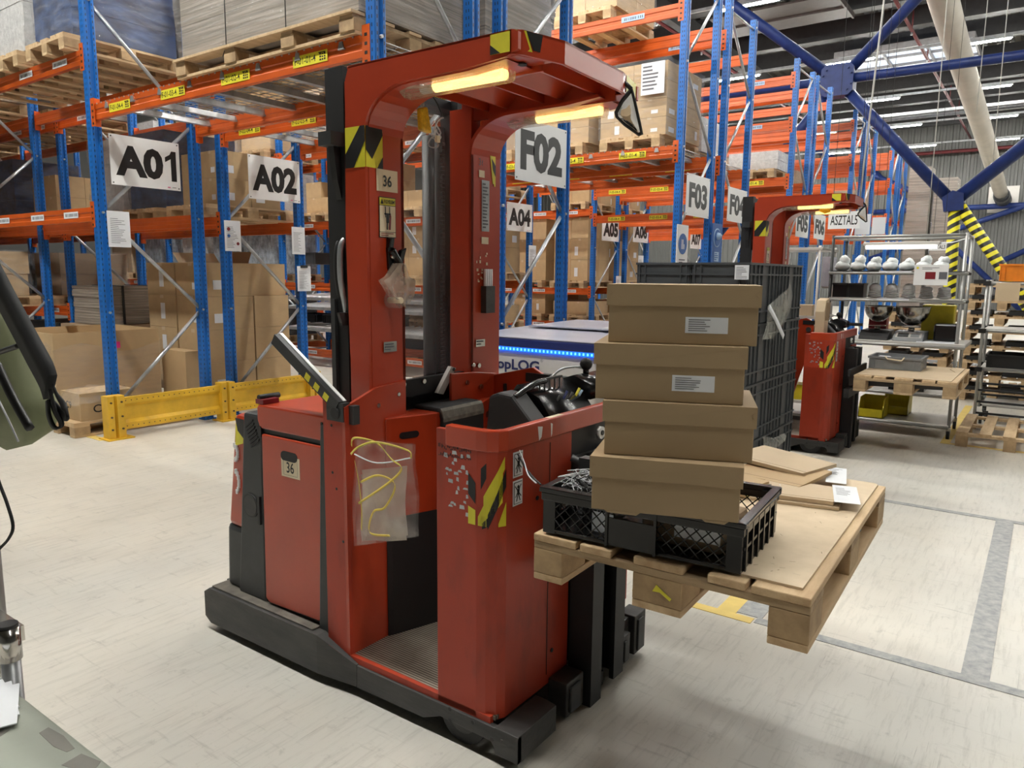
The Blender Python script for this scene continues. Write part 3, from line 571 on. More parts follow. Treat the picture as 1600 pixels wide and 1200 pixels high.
q = MB().prism([(2.22, .24), (2.245, .225), (2.56, .215), (2.585, .23), (2.57, .945), (2.2, .945)], 'x', 1.815, 1.83, m_red); bd = tp(q, 'battery_door', bevel=.006)
pts = [(2.345+math.cos(a)*.022+(.03 if math.cos(a) > 0 else -.03), .875+math.sin(a)*.02) for a in [2*math.pi*i/16 for i in range(16)]]
q = MB().prism([(y+.05, z) for y, z in pts], 'x', 1.8135, 1.816, m_black); tp(q, 'hand_slot', parent=bd)
def numlabel(org, u, v, w_, h, t, parent, name='number_label', fm=m_cream, border=True, tm=m_black, bold=.012):
    q = MB(); n_ = V(u).cross(V(v)).normalized()
    q.rect(V(org), u, v, w_, h, fm, .0005)
    if border:
        for a_, b_, c_, d_ in ((.12, .1, .76, .012), (.12, .88, .76, .012), (.12, .1, .012, .78), (.87, .1, .012, .79)): q.rect(V(org)+V(u).normalized()*w_*a_+V(v).normalized()*h*b_, u, v, w_*c_, h*d_, m_black, .0015)
    q.text(t, V(org)+V(u).normalized()*w_*.3+V(v).normalized()*h*.22+n_*.0018, u, v, w_*.4, h*.52, tm, bold); q.part(name, parent)
numlabel((1.8145, 2.445, .79), (0, -1, 0), (0, 0, 1), .115, .085, '36', bd)
q = MB().prism([(2.175, .16), (2.24, .17), (2.2, 1.03), (2.155, 1.04)], 'x', 1.812, 1.86, m_dark); tp(q, 'dark_corner_strip', bevel=.006)
# cab sheet-metal: left post panel, back panel
def slot(q, x, y, z, w_, h): q.box(x-w_/2, x+w_/2, y-.002, y+.001, z-h/2, z+h/2, m_black)
q = MB(); q.prism([(2.17, .135), (2.045, .135), (2.045, 1.115), (2.165, 1.135)], 'x', 1.8, 1.82, m_scuff)
for y, z in ((2.12, 1.04), (2.1, .8), (2.07, .6), (2.12, .86)): q.cyl((1.799, y, z), (1.801, y, z), .006, m_black, 6)
q.prism([(1.8, .135), (2.12, .14), (2.12, 1.18), (1.96, 1.17), (1.8, 1.115)], 'y', 2.045, 2.06, m_red)
for x, z in ((1.97, 1.1), (2.08, 1.13), (2.08, .2)): q.cyl((x, 2.043, z), (x, 2.046, z), .009, m_chrome, 8)
lp = tp(q, 'entry_side_panel', bevel=.003)
q = MB().box(1.796, 1.83, 2.05, 2.14, 1.06, 1.13, m_dark).cyl((1.79, 2.09, 1.09), (1.84, 2.09, 1.09), .022, m_black, 12).box(1.82, 1.85, 2.02, 2.05, 1.05, 1.12, m_dark); ab = tp(q, 'arm_bracket')
d = (V((0, 2.45, 1.37))-V((0, 2.07, 1.12)))
q = MB(); a = V((1.81, 2.08, 1.115)); e = V((1.81, 2.44, 1.345)); up_ = V((0, -.53, .85)).normalized()*.022; sx = V((.018, 0, 0))
q.hexa([a-up_-sx, a-up_+sx, a+up_+sx, a+up_-sx], [e-up_-sx, e-up_+sx, e+up_+sx, e+up_-sx], m_dark)
q.hexa([a+up_+sx*.3, a+up_+sx*1.1, a+up_*1.12+sx*1.1, a+up_*1.12+sx*.3], [e+up_+sx*.3, e+up_+sx*1.1, e+up_*1.12+sx*1.1, e+up_*1.12+sx*.3], m_white)
arm = tp(q, 'safety_arm', 'raised black safety arm with a white top edge')
q = MB()
for k in range(3): 
    c0 = a.lerp(e, .12+.14*k); c1 = a.lerp(e, .19+.14*k); q.add([c0-up_*.8-sx*1.02, c1-up_*.8-sx*1.02, c1+up_*.4-sx*1.02, c0+up_*.4-sx*1.02], [(0, 1, 2, 3)], m_yel)
tp(q, 'hazard_stripes', parent=arm)
q = MB(); q.prism([(2.72, .14), (2.4, .14), (2.4, 1.18), (2.56, 1.17), (2.72, 1.15)], 'y', 2.045, 2.06, m_red)
q.prism([(2.06, .14), (1.98, .14), (1.86, .6), (1.74, 1.0), (1.76, 1.16), (1.83, 1.195), (2.06, 1.14)], 'x', 2.7, 2.72, m_red)
q.box(2.69, 2.701, 1.97, 1.985, 1.03, 1.11, m_black); tp(q, 'entry_side_panel', bevel=.003)
q = MB().cyl((2.71, 1.86, 1.155), (2.71, 1.3, 1.15), .016, m_dark, 10).box(2.69, 2.73, 1.74, 1.86, 1.13, 1.17, m_black).cyl((2.68, 1.8, 1.08), (2.72, 1.8, 1.08), .025, m_chas, 10).cyl((2.68, 1.72, 1.06), (2.72, 1.76, 1.02), .02, m_chrome, 10)
tp(q, 'safety_arm', 'lowered black safety arm on the far side')
# columns + roof: one arch plate on each side
def archpoly():
    inner = [(2.01-.17+.17*math.cos(math.pi/2*t/8), 2.085+.17*math.sin(math.pi/2*t/8)) for t in range(9)]
    return [(2.18, 1.12), (2.15, 1.12), (2.165, 1.3), (2.175, 1.75), (2.16, 2.3), (2.14, 2.345), (1.41, 2.345), (1.385, 2.335), (1.385, 2.285), (1.43, 2.268), (1.6, 2.256)]+inner[::-1]+[(2.06, 1.3), (2.06, 1.12)]
for (x0, x1) in ((1.94, 1.955), (2.745, 2.76)):
    q = MB(); poly = [p for p in archpoly() if p[0] < 2.179]; poly = [(2.15, 1.12), (2.165, 1.3), (2.175, 1.75), (2.16, 2.3), (2.14, 2.345), (1.41, 2.345), (1.385, 2.335), (1.385, 2.285), (1.43, 2.268), (1.6, 2.256)]+[(2.062-.2+.2*math.cos(math.pi/2*t/8), 2.115+.14*math.sin(math.pi/2*t/8)) for t in range(9)][::-1]+[(2.062, 1.12)]
    q.prism(poly, 'x', x0, x1, m_red); tp(q, 'arch_side_plate')
def band(x0, x1):
    q = MB(); pr = [(2.06, 1.12), (2.06, 2.11)]+[(2.06-.21+.21*math.cos(math.pi/2*t/8), 2.11+.14*math.sin(math.pi/2*t/8)) for t in range(1, 9)]+[(1.6, 2.252), (1.44, 2.266)]
    off = [(y+.012, z+.012) for y, z in pr]; n_ = len(pr)
    for i in range(n_-1):
        a_, b_, c_, d_ = pr[i], pr[i+1], off[i+1], off[i]
        q.hexa([(x0, a_[0], a_[1]), (x1, a_[0], a_[1]), (x1, d_[0], d_[1]), (x0, d_[0], d_[1])], [(x0, b_[0], b_[1]), (x1, b_[0], b_[1]), (x1, c_[0], c_[1]), (x0, c_[0], c_[1])], m_red)
    return q
c1 = tp(band(1.955, 2.135), 'column'); c2 = tp(band(2.55, 2.745), 'column')
for xs in ((2.12, 2.135, 1.955, 2.12), (2.55, 2.565, 2.565, 2.745)):
    q = MB().box(xs[0], xs[1], 2.06, 2.18, 1.1, 2.3, m_red).box(xs[2], xs[3], 2.165, 2.18, 1.1, 2.3, m_red); tp(q, 'column_liner')
q = MB()
top = [(1.94, 1.41), (1.965, 1.385), (2.13, 1.335), (2.56, 1.35), (2.74, 1.39), (2.76, 1.44), (2.76, 2.15), (1.94, 2.15)]
q.prism(top, 'z', 2.335, 2.345, m_red)
fr_ = top[:6]
for i in range(5):
    a_, b_ = fr_[i], fr_[i+1]; q.hexa([(a_[0], a_[1], 2.272), (b_[0], b_[1], 2.272), (b_[0], b_[1]+.012, 2.272), (a_[0], a_[1]+.012, 2.272)], [(a_[0], a_[1], 2.345), (b_[0], b_[1], 2.345), (b_[0], b_[1]+.012, 2.345), (a_[0], a_[1]+.012, 2.345)], m_red)
q.hexa([(1.955, 1.4, 2.27), (2.1, 1.36, 2.275), (2.1, 2.0, 2.275), (1.955, 2.0, 2.27)], [(1.955, 1.4, 2.275), (2.1, 1.36, 2.28), (2.1, 2.0, 2.28), (1.955, 2.0, 2.275)], m_red)
q.hexa([(2.6, 1.37, 2.275), (2.745, 1.41, 2.27), (2.745, 2.0, 2.27), (2.6, 2.0, 2.275)], [(2.6, 1.37, 2.28), (2.745, 1.41, 2.275), (2.745, 2.0, 2.275), (2.6, 2.0, 2.28)], m_red)
roof = tp(q, 'roof', bevel=.003)
for x in (2.1, 2.595): tp(MB().box(x, x+.01, 1.4, 2.15, 2.255, 2.335, m_red), 'roof_rib', parent=roof)
for y in (1.47, 1.72, 2.0): tp(MB().box(2.11, 2.595, y, y+.01, 2.285, 2.335, m_red), 'roof_rib', parent=roof)
for y in (1.58, 1.85): tp(MB().prism([(y, 2.334), (y+.01, 2.334), (y+.06, 2.285), (y+.05, 2.285)], 'x', 2.12, 2.59, m_red), 'roof_rib', parent=roof)
q = MB().box(1.9375, 1.939, 1.415, 1.49, 2.28, 2.34, m_yel)
for a_ in ((1.49, 2.28, 1.45, 2.28, 1.49, 2.31),): q.add([(1.9365, a_[0], a_[1]), (1.9365, a_[2], a_[3]), (1.9365, a_[4], a_[5])], [(0, 1, 2)], m_black)
q.add([(1.94, 1.408, 2.343), (1.975, 1.379, 2.343), (2.0, 1.372, 2.285), (1.955, 1.392, 2.285)], [(0, 1, 2, 3)], m_yel); q.add([(1.975, 1.3795, 2.343), (2.04, 1.3605, 2.343), (2.03, 1.3635, 2.29), (2.005, 1.371, 2.29)], [(0, 1, 2, 3)], m_black)
tp(q, 'hazard_sticker', 'yellow and black tape on the roof corner', parent=roof)
q = MB().add([(2.6, 1.356, 2.28), (2.6, 1.356, 2.343), (2.74, 1.387, 2.343), (2.74, 1.387, 2.28)], [(0, 1, 2, 3)], m_yel); tp(q, 'hazard_sticker', 'yellow tape on the far roof corner', parent=roof)
q = MB().cyl((2.04, 1.44, 2.265), (2.04, 1.44, 2.27), .016, m_black, 12); tp(q, 'cable_hole', parent=roof)
for x in (2.03, 2.67):
    q = MB(); q.prism([(x-.05, 2.27), (x-.043, 2.233), (x-.02, 2.22), (x+.02, 2.22), (x+.043, 2.233), (x+.05, 2.27)], 'y', 1.49, 1.93, m_lens, True); L_ = tp(q, 'cab_light', parent=None)
    q = MB().cyl((x, 1.5, 2.247), (x, 1.8, 2.247), .021, m_warm, 10); q.cyl((x, 1.8, 2.247), (x, 1.86, 2.247), .02, m_mwhite, 10); tp(q, 'light_tube', parent=L_)
# hazard sticker on the left column, number, warning sign
q = MB(); Z = 1.985
q.rect((1.9385, 2.165, Z), (0, -1, 0), (0, 0, 1), .105, .145, m_yel); q.rect((1.94, 2.0585, Z), (1, 0, 0), (0, 0, 1), .085, .145, m_yel)
q.add([(1.9375, 2.165, Z), (1.9375, 2.165, Z+.05), (1.9375, 2.085, Z+.145), (1.9375, 2.06, Z+.145), (1.9375, 2.06, Z+.09), (1.9375, 2.12, Z)], [(0, 1, 2, 3, 4, 5)], m_black)
q.add([(1.94, 2.0575, Z+.06), (1.94, 2.0575, Z+.145), (2.022, 2.0575, Z+.145), (2.025, 2.0575, Z+.12), (1.97, 2.0575, Z+.03)], [(0, 1, 2, 3, 4)], m_black)
q.add([(1.995, 2.0575, Z), (2.025, 2.0575, Z), (2.025, 2.0575, Z+.045)], [(0, 1, 2)], m_black)
tp(q, 'hazard_sticker', 'black and yellow diagonal sticker', parent=c1)
q = MB().rect((2.71, 2.0585, 1.99), (1, 0, 0), (0, 0, 1), .01, .13, m_yel).add([(2.68, 2.058, 2.12), (2.72, 2.058, 2.12), (2.72, 2.058, 2.0), (2.7, 2.058, 2.0)], [(0, 1, 2, 3)], m_yel); q.add([(2.7, 2.057, 2.06), (2.72, 2.057, 2.03), (2.72, 2.057, 2.08), (2.69, 2.057, 2.11)], [(0, 1, 2, 3)], m_black)
tp(q, 'hazard_sticker', 'yellow and black sticker', parent=c2)
numlabel((1.99, 2.058, 1.905), (1, 0, 0), (0, 0, 1), .11, .08, '36', c1, border=False, bold=.02)
q = MB().rect((2.0, 2.058, 1.735), (1, 0, 0), (0, 0, 1), .088, .15, m_black, .0004).rect((2.003, 2.057, 1.855), (1, 0, 0), (0, 0, 1), .082, .027, m_yel, .0004).rect((2.003, 2.057, 1.757), (1, 0, 0), (0, 0, 1), .082, .096, m_cream, .0004).rect((2.003, 2.057, 1.738), (1, 0, 0), (0, 0, 1), .082, .017, m_cream, .0004)
q.add([(2.006, 2.055, 1.859), (2.022, 2.055, 1.859), (2.014, 2.055, 1.877)], [(0, 1, 2)], m_black); q.text('FIGYELEM!', (2.025, 2.055, 1.861), (1, 0, 0), (0, 0, 1), .056, .014, m_black, .02)
for a_ in ((2.03, 1.81, .004, .04), (2.052, 1.81, .004, .04), (2.026, 1.82, .034, .006), (2.036, 1.79, .014, .03), (2.038, 1.765, .006, .03)): q.rect((a_[0], 2.0555, a_[1]), (1, 0, 0), (0, 0, 1), a_[2], a_[3], m_black)
q.add([(2.055, 2.0555, 1.83), (2.062, 2.0555, 1.815), (2.058, 2.0555, 1.765), (2.048, 2.0555, 1.765), (2.052, 2.0555, 1.8)], [(0, 1, 2, 3, 4)], m_redpipe); lines(q, (2.006, 2.0555, 1.74), (1, 0, 0), (0, 0, 1), .076, .014, 2, m_redpipe)
tp(q, 'warning_label', 'warning sticker with a pictogram of the lifting hazard', parent=c1)
q = MB().rect((2.012, 2.057, 1.3), (1, 0, 0), (0, 0, 1), .07, .04, m_chrome, .002); lines(q, (2.018, 2.054, 1.305), (1, 0, 0), (0, 0, 1), .055, .03, 3, m_ink); tp(q, 'type_plate', parent=c1)
q = MB().cyl((2.045, 1.999, 1.5), (2.045, 2.054, 1.5), .03, m_bag, 16).cyl((2.045, 2.057, 1.5), (2.045, 1.99, 1.5), .012, m_cream, 8); tp(q, 'round_sticker', parent=c1)
q = MB().rect((2.62, 2.058, 1.79), (1, 0, 0), (0, 0, 1), .055, .22, m_galv, .0006); lines(q, (2.625, 2.056, 1.8), (1, 0, 0), (0, 0, 1), .045, .2, 14, m_ink); q.rect((2.6, 2.058, 2.02), (1, 0, 0), (0, 0, 1), .04, .03, m_cream, .0006).rect((2.62, 2.058, 1.735), (1, 0, 0), (0, 0, 1), .05, .03, m_cream, .0006)
tp(q, 'type_plate', 'grey data plate and small stickers', parent=c2)
q = MB(); rr = random.Random(4)
for k in range(16): x, z = 2.58+rr.random()*.08, 1.55+rr.random()*.16; q.rect((x, 2.058, z), (1, 0, 0), (0, 0, 1), rr.uniform(.004, .014), rr.uniform(.006, .014), m_cream, .0006)
tp(q, 'sticker_remains', parent=c2)
q = MB().text('36', (2.6, 2.057, 2.07), (1, .1, 0), (0, 0, 1), .04, .03, m_black, .0); tp(q, 'marker_writing', parent=c2)
q = MB().rect((2.58, 2.058, 1.28), (1, 0, 0), (0, 0, 1), .065, .032, m_chrome, .003); lines(q, (2.587, 2.053, 1.285), (1, 0, 0), (0, 0, 1), .05, .024, 2, m_ink); tp(q, 'type_plate', parent=c2)
q = MB().box(2.62, 2.685, 2.03, 2.06, 1.43, 1.55, m_chas); th = tp(q, 'document_holder', 'grey open tube holder'); q = MB()
for k in range(4): q.cyl((2.632+k*.014, 2.045, 1.45), (2.632+k*.014, 2.045, 1.625), .0075, m_paper, 8)
tp(q, 'rolled_papers', parent=th)
for x, z in ((2.585, 1.19), (2.53, 1.2)): pass
q = MB()
for x, y, z in ((2.6, 2.058, 1.195), (2.56, 2.058, 1.2), (2.5, 2.043, 1.13), (2.6, 2.043, 1.1)): q.cyl((x, y, z), (x, y-.008, z), .011, m_chrome, 8)
tp(q, 'panel_screws')
# windscreen, mast
q = MB().box(2.13, 2.56, 2.17, 2.175, 1.17, 2.3, m_glass); tp(q, 'windscreen', 'scratched clear windscreen')
q = MB().box(2.11, 2.56, 2.1, 2.13, 1.05, 1.17, m_black)
for x in (2.16, 2.28): q.cyl((x, 2.1, 1.155), (x, 2.09, 1.155), .01, m_chrome, 8)
tp(q, 'windscreen_frame')
q = MB().hexa([(2.34, 2.07, 1.1), (2.375, 2.07, 1.09), (2.375, 2.09, 1.09), (2.34, 2.09, 1.1)], [(2.405, 2.05, 1.21), (2.435, 2.05, 1.2), (2.435, 2.07, 1.2), (2.405, 2.07, 1.21)], m_mwhite).cyl((2.42, 2.048, 1.195), (2.42, 2.05, 1.195), .008, m_black, 8); tp(q, 'mast_lever', 'pale grip lever')
q = MB()
for s in (1, -1):
    xc = 2.33-s*.33
    q.box(xc-.035, xc+.035, 2.2, 2.3, .1, 2.36, m_rub); q.box(xc-.05, xc+.05, 2.26, 2.28, .1, 1.5, m_dark)
q.box(2.0, 2.66, 2.24, 2.28, 2.3, 2.36, m_rub); q.box(2.0, 2.66, 2.24, 2.28, 1.0, 1.12, m_rub)
mast = tp(q, 'mast'); q = MB().cyl((2.52, 2.28, .1), (2.52, 2.28, 2.2), .028, m_dark, 12).cyl((2.6, 2.3, .1), (2.6, 2.3, 2.25), .035, m_rub, 12)
for k in range(60): q.box(2.545, 2.565, 2.22, 2.235, 1.1+k*.018, 1.1+k*.018+.012, m_dark)
tp(q, 'lift_cylinder', parent=mast)
q = MB().box(1.9, 2.02, 2.2, 2.27, 2.07, 2.12, m_dark).prism([(1.93, 2.07), (2.02, 2.07), (2.02, 1.8), (1.97, 1.86), (1.945, 1.95)], 'y', 2.22, 2.25, m_rub); tp(q, 'mast_head_bracket', parent=mast)
q = MB().curve([(1.99, 2.22, 1.74), (1.955, 2.22, 1.7), (1.95, 2.22, 1.58), (1.975, 2.22, 1.45), (2.0, 2.22, 1.3)], .012, m_galv, 8).curve([(2.0, 2.25, 1.74), (1.965, 2.25, 1.7), (1.96, 2.25, 1.58), (1.985, 2.25, 1.45), (2.0, 2.25, 1.3)], .012, m_rub, 8); tp(q, 'hydraulic_hose', parent=mast)
q = MB().box(1.935, 2.06, 2.2, 2.215, 1.4, 1.45, m_dark).prism([(1.935, 1.45), (1.92, 1.45), (1.935, 1.41)], 'y', 2.2, 2.215, m_dark)
for x in (1.985, 2.01): q.cyl((x, 2.19, 1.425), (x, 2.2, 1.425), .009, m_chrome, 8)
tp(q, 'mast_bracket', parent=mast); q = MB().box(1.985, 1.99, 2.19, 2.25, 1.7, 1.86, m_galv); tp(q, 'mast_plate', parent=mast)
# inner wall, knee box, platform
q = MB().box(2.0, 2.7, 2.1, 2.16, .14, 1.1, m_rub); tp(q, 'cab_rear_wall')
q = MB(); z0, z1 = .42, 1.045
def pan(a_, b_, m_, z0=z0, z1=z1, th=.006): q.hexa([(a_[0], a_[1], z0), (b_[0], b_[1], z0), (b_[0], b_[1]+th, z0), (a_[0], a_[1]+th, z0)], [(a_[0], a_[1], z1), (b_[0], b_[1], z1), (b_[0], b_[1]+th, z1), (a_[0], a_[1]+th, z1)], m_)
KB = [(2.0, 2.04), (2.02, 2.03), (2.21, 1.965), (2.5, 1.965), (2.7, 2.05), (2.68, 2.12), (2.02, 2.12)]
q.prism(KB, 'z', .64, 1.045, m_red); kb = tp(q, 'knee_box', bevel=.004)
q = MB(); d_ = V((.19, -.065, 0)).normalized(); o_ = V((2.05, 2.0195, .97))
pts = [(math.cos(a)*.016+(.028 if math.cos(a) > 0 else -.028)+.045, math.sin(a)*.014) for a in [2*math.pi*i/16 for i in range(16)]]
q.add([o_+d_*p[0]+V((0, -.002, p[1])) for p in pts], [tuple(range(16))], m_black)
d_ = V((.2, .085, 0)).normalized(); o_ = V((2.57, 1.992, .98)); q.add([o_+d_*(p[0]*.8)+V((0, -.003, p[1])) for p in pts], [tuple(range(16))], m_black)
tp(q, 'hand_slots', parent=kb)
q = MB(); q.prism([(2.11, 1.047), (2.11, 1.062), (1.98, 1.062), (1.955, 1.05), (1.945, 1.02), (1.945, .66), (1.966, .66), (1.966, 1.02)], 'x', 2.23, 2.5, m_strap); tp(q, 'knee_cushion', 'black padded cushion', .01, kb)
q = MB(); q.prism([(1.962, 1.06), (1.952, 1.049), (1.9435, 1.02), (1.9435, 1.005), (1.95, 1.005), (1.955, 1.02)], 'x', 2.232, 2.498, mat('worn_cushion_edge', (.2, .185, .15), .7, 0, .25, 30)); tp(q, 'worn_edge', 'worn grey cushion edge', parent=kb)
q = MB(); q.prism(KB, 'z', .14, .64, m_rub); tp(q, 'lower_box')
q = MB().box(1.815, 2.7, 1.36, 2.045, .135, .15, m_mat); pf = tp(q, 'platform', 'ribbed platform mat')
q = MB(); q.box(1.8, 1.818, 1.37, 2.06, .125, .152, m_scuff); tp(q, 'platform_edge', parent=pf)
# front console box
q = MB(); cur = [(1.8, 1.6)]+[(1.8, 1.44)]+[(1.8+.06*(1-math.cos(a)), 1.41-.06*math.sin(a)+.0) for a in [math.pi/2*i/6 for i in range(7)]]+[(2.24, 1.35)]
cur = [(1.8, 1.6), (1.8, 1.43), (1.805, 1.395), (1.825, 1.365), (1.855, 1.35), (2.25, 1.35)]
inn = [(2.25, 1.365), (1.86, 1.365), (1.838, 1.378), (1.822, 1.4), (1.818, 1.43), (1.818, 1.6)]
q.prism(cur+inn, 'z', .13, 1.1, m_scuff); fp = tp(q, 'front_panel', 'scuffed red front wrap panel', .002)
q = MB().box(2.105, 2.108, 1.3485, 1.35, .17, 1.03, m_black)
for x, z in ((2.17, .88), (2.15, .62), (2.14, .25), (2.03, .85)): q.cyl((x, 1.347, z), (x, 1.35, z), .008, m_black, 8)
tp(q, 'panel_seam', parent=fp)
q = MB(); cur2 = [(1.797, 1.56), (1.797, 1.43), (1.802, 1.392), (1.823, 1.36), (1.855, 1.345), (2.72, 1.345), (2.72, 1.375), (1.865, 1.375), (1.84, 1.39), (1.83, 1.43), (1.83, 1.56)]
q.prism(cur2, 'z', 1.045, 1.115, m_red); rim = tp(q, 'top_rim', bevel=.005)
q = MB()
for x, w_ in ((2.02, .03), (2.1, .012)): q.add([(x, 1.3445, 1.1), (x+w_, 1.3445, 1.095), (x+w_*.8, 1.3445, 1.06), (x+w_*.3, 1.3445, 1.05)], [(0, 1, 2, 3)], m_white)
q.rect((2.1, 1.35, 1.1155), (1, 0, 0), (0, 1, 0), .09, .02, m_cream)
tp(q, 'worn_paint_marks', 'bare patches in the paint', parent=rim)
q = MB(); rr = random.Random(11)
for k in range(26):
    y = 1.57-rr.random()*.1-(k % 2)*.01; z = .82+.2*rr.random()**.7; w_, h = rr.uniform(.008, .022), rr.uniform(.006, .014)
    z += .0; q.add([(1.7992, y, z), (1.7992, y-w_, z+rr.uniform(-.003, .003)), (1.7992, y-w_*rr.uniform(.7, 1), z+h), (1.7992, y-w_*rr.uniform(0, .3), z+h)], [(0, 1, 2, 3)], m_galv)
tp(q, 'sticker_remains', 'grey remains of torn labels', parent=fp)
q = MB(); rr = random.Random(5)
for k in range(22):
    y = 1.59-k*.0065+rr.random()*.003; z = 1.03+rr.uniform(0, .01); q.rect((1.7992, y, z), (0, -1, 0), (0, 0, 1), .0035, rr.uniform(.004, .014), m_black)
for k in range(20): q.rect((1.7992, 1.59-k*.007, 1.008+rr.uniform(0, .006)), (0, -1, 0), (0, 0, 1), .004, rr.uniform(.003, .01), m_black)
tp(q, 'marker_writing', 'illegible black marker scribble', parent=fp)
q = MB(); A_ = lambda y, z: (1.7988, y, z)
# hazard patch wraps the curved corner: side part and corner part
cc = [(1.8, 1.465), (1.8, 1.43), (1.805, 1.395), (1.825, 1.365), (1.855, 1.35)]; L0 = [0, .035, .07, .106, .14]
def wrapquad(s0, s1, zf0, zf1, zg0, zg1, m_):   # strip between arc lengths s0..s1
    n_ = 6
    def pos(s):
        for i in range(4):
            if s <= L0[i+1] or i == 3: t = (s-L0[i])/(L0[i+1]-L0[i]); x = cc[i][0]+(cc[i+1][0]-cc[i][0])*t; y = cc[i][1]+(cc[i+1][1]-cc[i][1])*t; return (x-.0016*1.0, y-.0014)
    for i in range(n_):
        a0, a1 = s0+(s1-s0)*i/n_, s0+(s1-s0)*(i+1)/n_; f0, f1 = i/n_, (i+1)/n_; p0, p1 = pos(a0), pos(a1)
        q.add([(p0[0], p0[1], zf0+(zg0-zf0)*f0), (p1[0], p1[1], zf0+(zg0-zf0)*f1), (p1[0], p1[1], zf1+(zg1-zf1)*f1), (p0[0], p0[1], zf1+(zg1-zf1)*f0)], [(0, 1, 2, 3)], m_)
wrapquad(.0, .03, .8, .86, .8, .85, m_yel); wrapquad(.0, .03, .9, .97, .87, .94, m_black); wrapquad(.04, .075, .8, .83, .8, .9, m_yel); wrapquad(.045, .125, .8, .82, .88, .99, m_yel); wrapquad(.06, .132, .85, .9, .99, 1.03, m_yel)
wrapquad(.055, .075, .79, .81, .8, .83, m_black); wrapquad(.075, .137, .79, .84, .93, .99, m_black); wrapquad(.11, .138, .8, .81, .8, .88, m_yel); wrapquad(.05, .07, .92, .99, .96, 1.01, m_black)
tp(q, 'hazard_sticker', 'torn yellow and black corner sticker', parent=fp)
q = MB()
for z in (.95, .855):
    q.rect((1.885, 1.3487, z), (1, 0, 0), (0, 0, 1), .055, .085, m_white, .0004).rect((1.89, 1.3477, z+.006), (1, 0, 0), (0, 0, 1), .045, .073, m_black, .0004).rect((1.892, 1.3467, z+.008), (1, 0, 0), (0, 0, 1), .041, .069, m_white, .0004)
    q.cyl((1.913, 1.3455, z+.062), (1.913, 1.346, z+.062), .006, m_black, 10)
    q.add([(1.905, 1.3458, z+.055), (1.921, 1.3458, z+.055), (1.918, 1.3458, z+.035), (1.908, 1.3458, z+.035)], [(0, 1, 2, 3)], m_black); q.add([(1.908, 1.3458, z+.036), (1.913, 1.3458, z+.036), (1.906, 1.3458, z+.014), (1.901, 1.3458, z+.014)], [(0, 1, 2, 3)], m_black); q.add([(1.913, 1.3458, z+.036), (1.918, 1.3458, z+.036), (1.926, 1.3458, z+.014), (1.921, 1.3458, z+.014)], [(0, 1, 2, 3)], m_black)
    q.add([(1.893, 1.3458, z+.066), (1.896, 1.3458, z+.068), (1.93, 1.3458, z+.03), (1.927, 1.3458, z+.027)], [(0, 1, 2, 3)], m_black); q.add([(1.93, 1.3458, z+.068), (1.927, 1.3458, z+.07), (1.896, 1.3458, z+.03), (1.899, 1.3458, z+.027)], [(0, 1, 2, 3)], m_black)
tp(q, 'prohibition_label', 'two black and white no-passenger pictograms', parent=fp)
# console inside
q = MB().prism([(1.39, 1.0), (1.62, .98), (1.6, 1.17), (1.56, 1.185), (1.5, 1.18), (1.41, 1.09)], 'x', 2.08, 2.18, m_rub); cs = tp(q, 'control_console', bevel=.012)
q = MB().prism([(1.4, 1.08), (1.46, 1.16), (1.56, 1.2), (1.62, 1.12), (1.6, 1.0), (1.4, 1.0)], 'x', 2.2, 2.5, m_blk, True); tp(q, 'console_tray', parent=cs)
q = MB().curve([(2.1, 1.5, 1.17), (2.22, 1.5, 1.205), (2.3, 1.5, 1.21)], .012, m_blk, 8); tp(q, 'grab_rail', parent=cs)
q = MB().prism([(1.42, 1.12), (1.58, 1.12), (1.56, 1.19), (1.5, 1.21), (1.42, 1.18)], 'x', 2.5, 2.7, m_blk, True).cyl((2.6, 1.5, 1.2), (2.6, 1.5, 1.235), .012, m_blk, 10).sphere((2.6, 1.5, 1.245), .026, m_rub, 12); q.curve([(2.4, 1.55, 1.2), (2.46, 1.53, 1.235), (2.56, 1.52, 1.235), (2.62, 1.5, 1.22)], .005, m_galv, 6)
tp(q, 'steering_pod', 'rounded black steering pod with a knob', parent=cs)
q = MB()
for k in range(5): x = 2.26+k*.035; q.cyl((x, 1.5, 1.15), (x, 1.5, 1.215), .0035, m_dark, 6)
q.box(2.25, 2.41, 1.494, 1.506, 1.212, 1.22, m_dark).box(2.25, 2.41, 1.47, 1.53, 1.15, 1.155, m_black); tp(q, 'wire_basket', parent=cs)
q = MB()
for k, (x, m_) in enumerate(((2.28, m_black), (2.33, m_navy), (2.37, m_black), (2.42, m_yel), (2.44, m_bluelab))): q.cyl((x, 1.46, 1.1), (x+.03, 1.44, 1.16+.01*(k % 2)), .005, m_, 8)
tp(q, 'tools_in_tray', parent=cs)
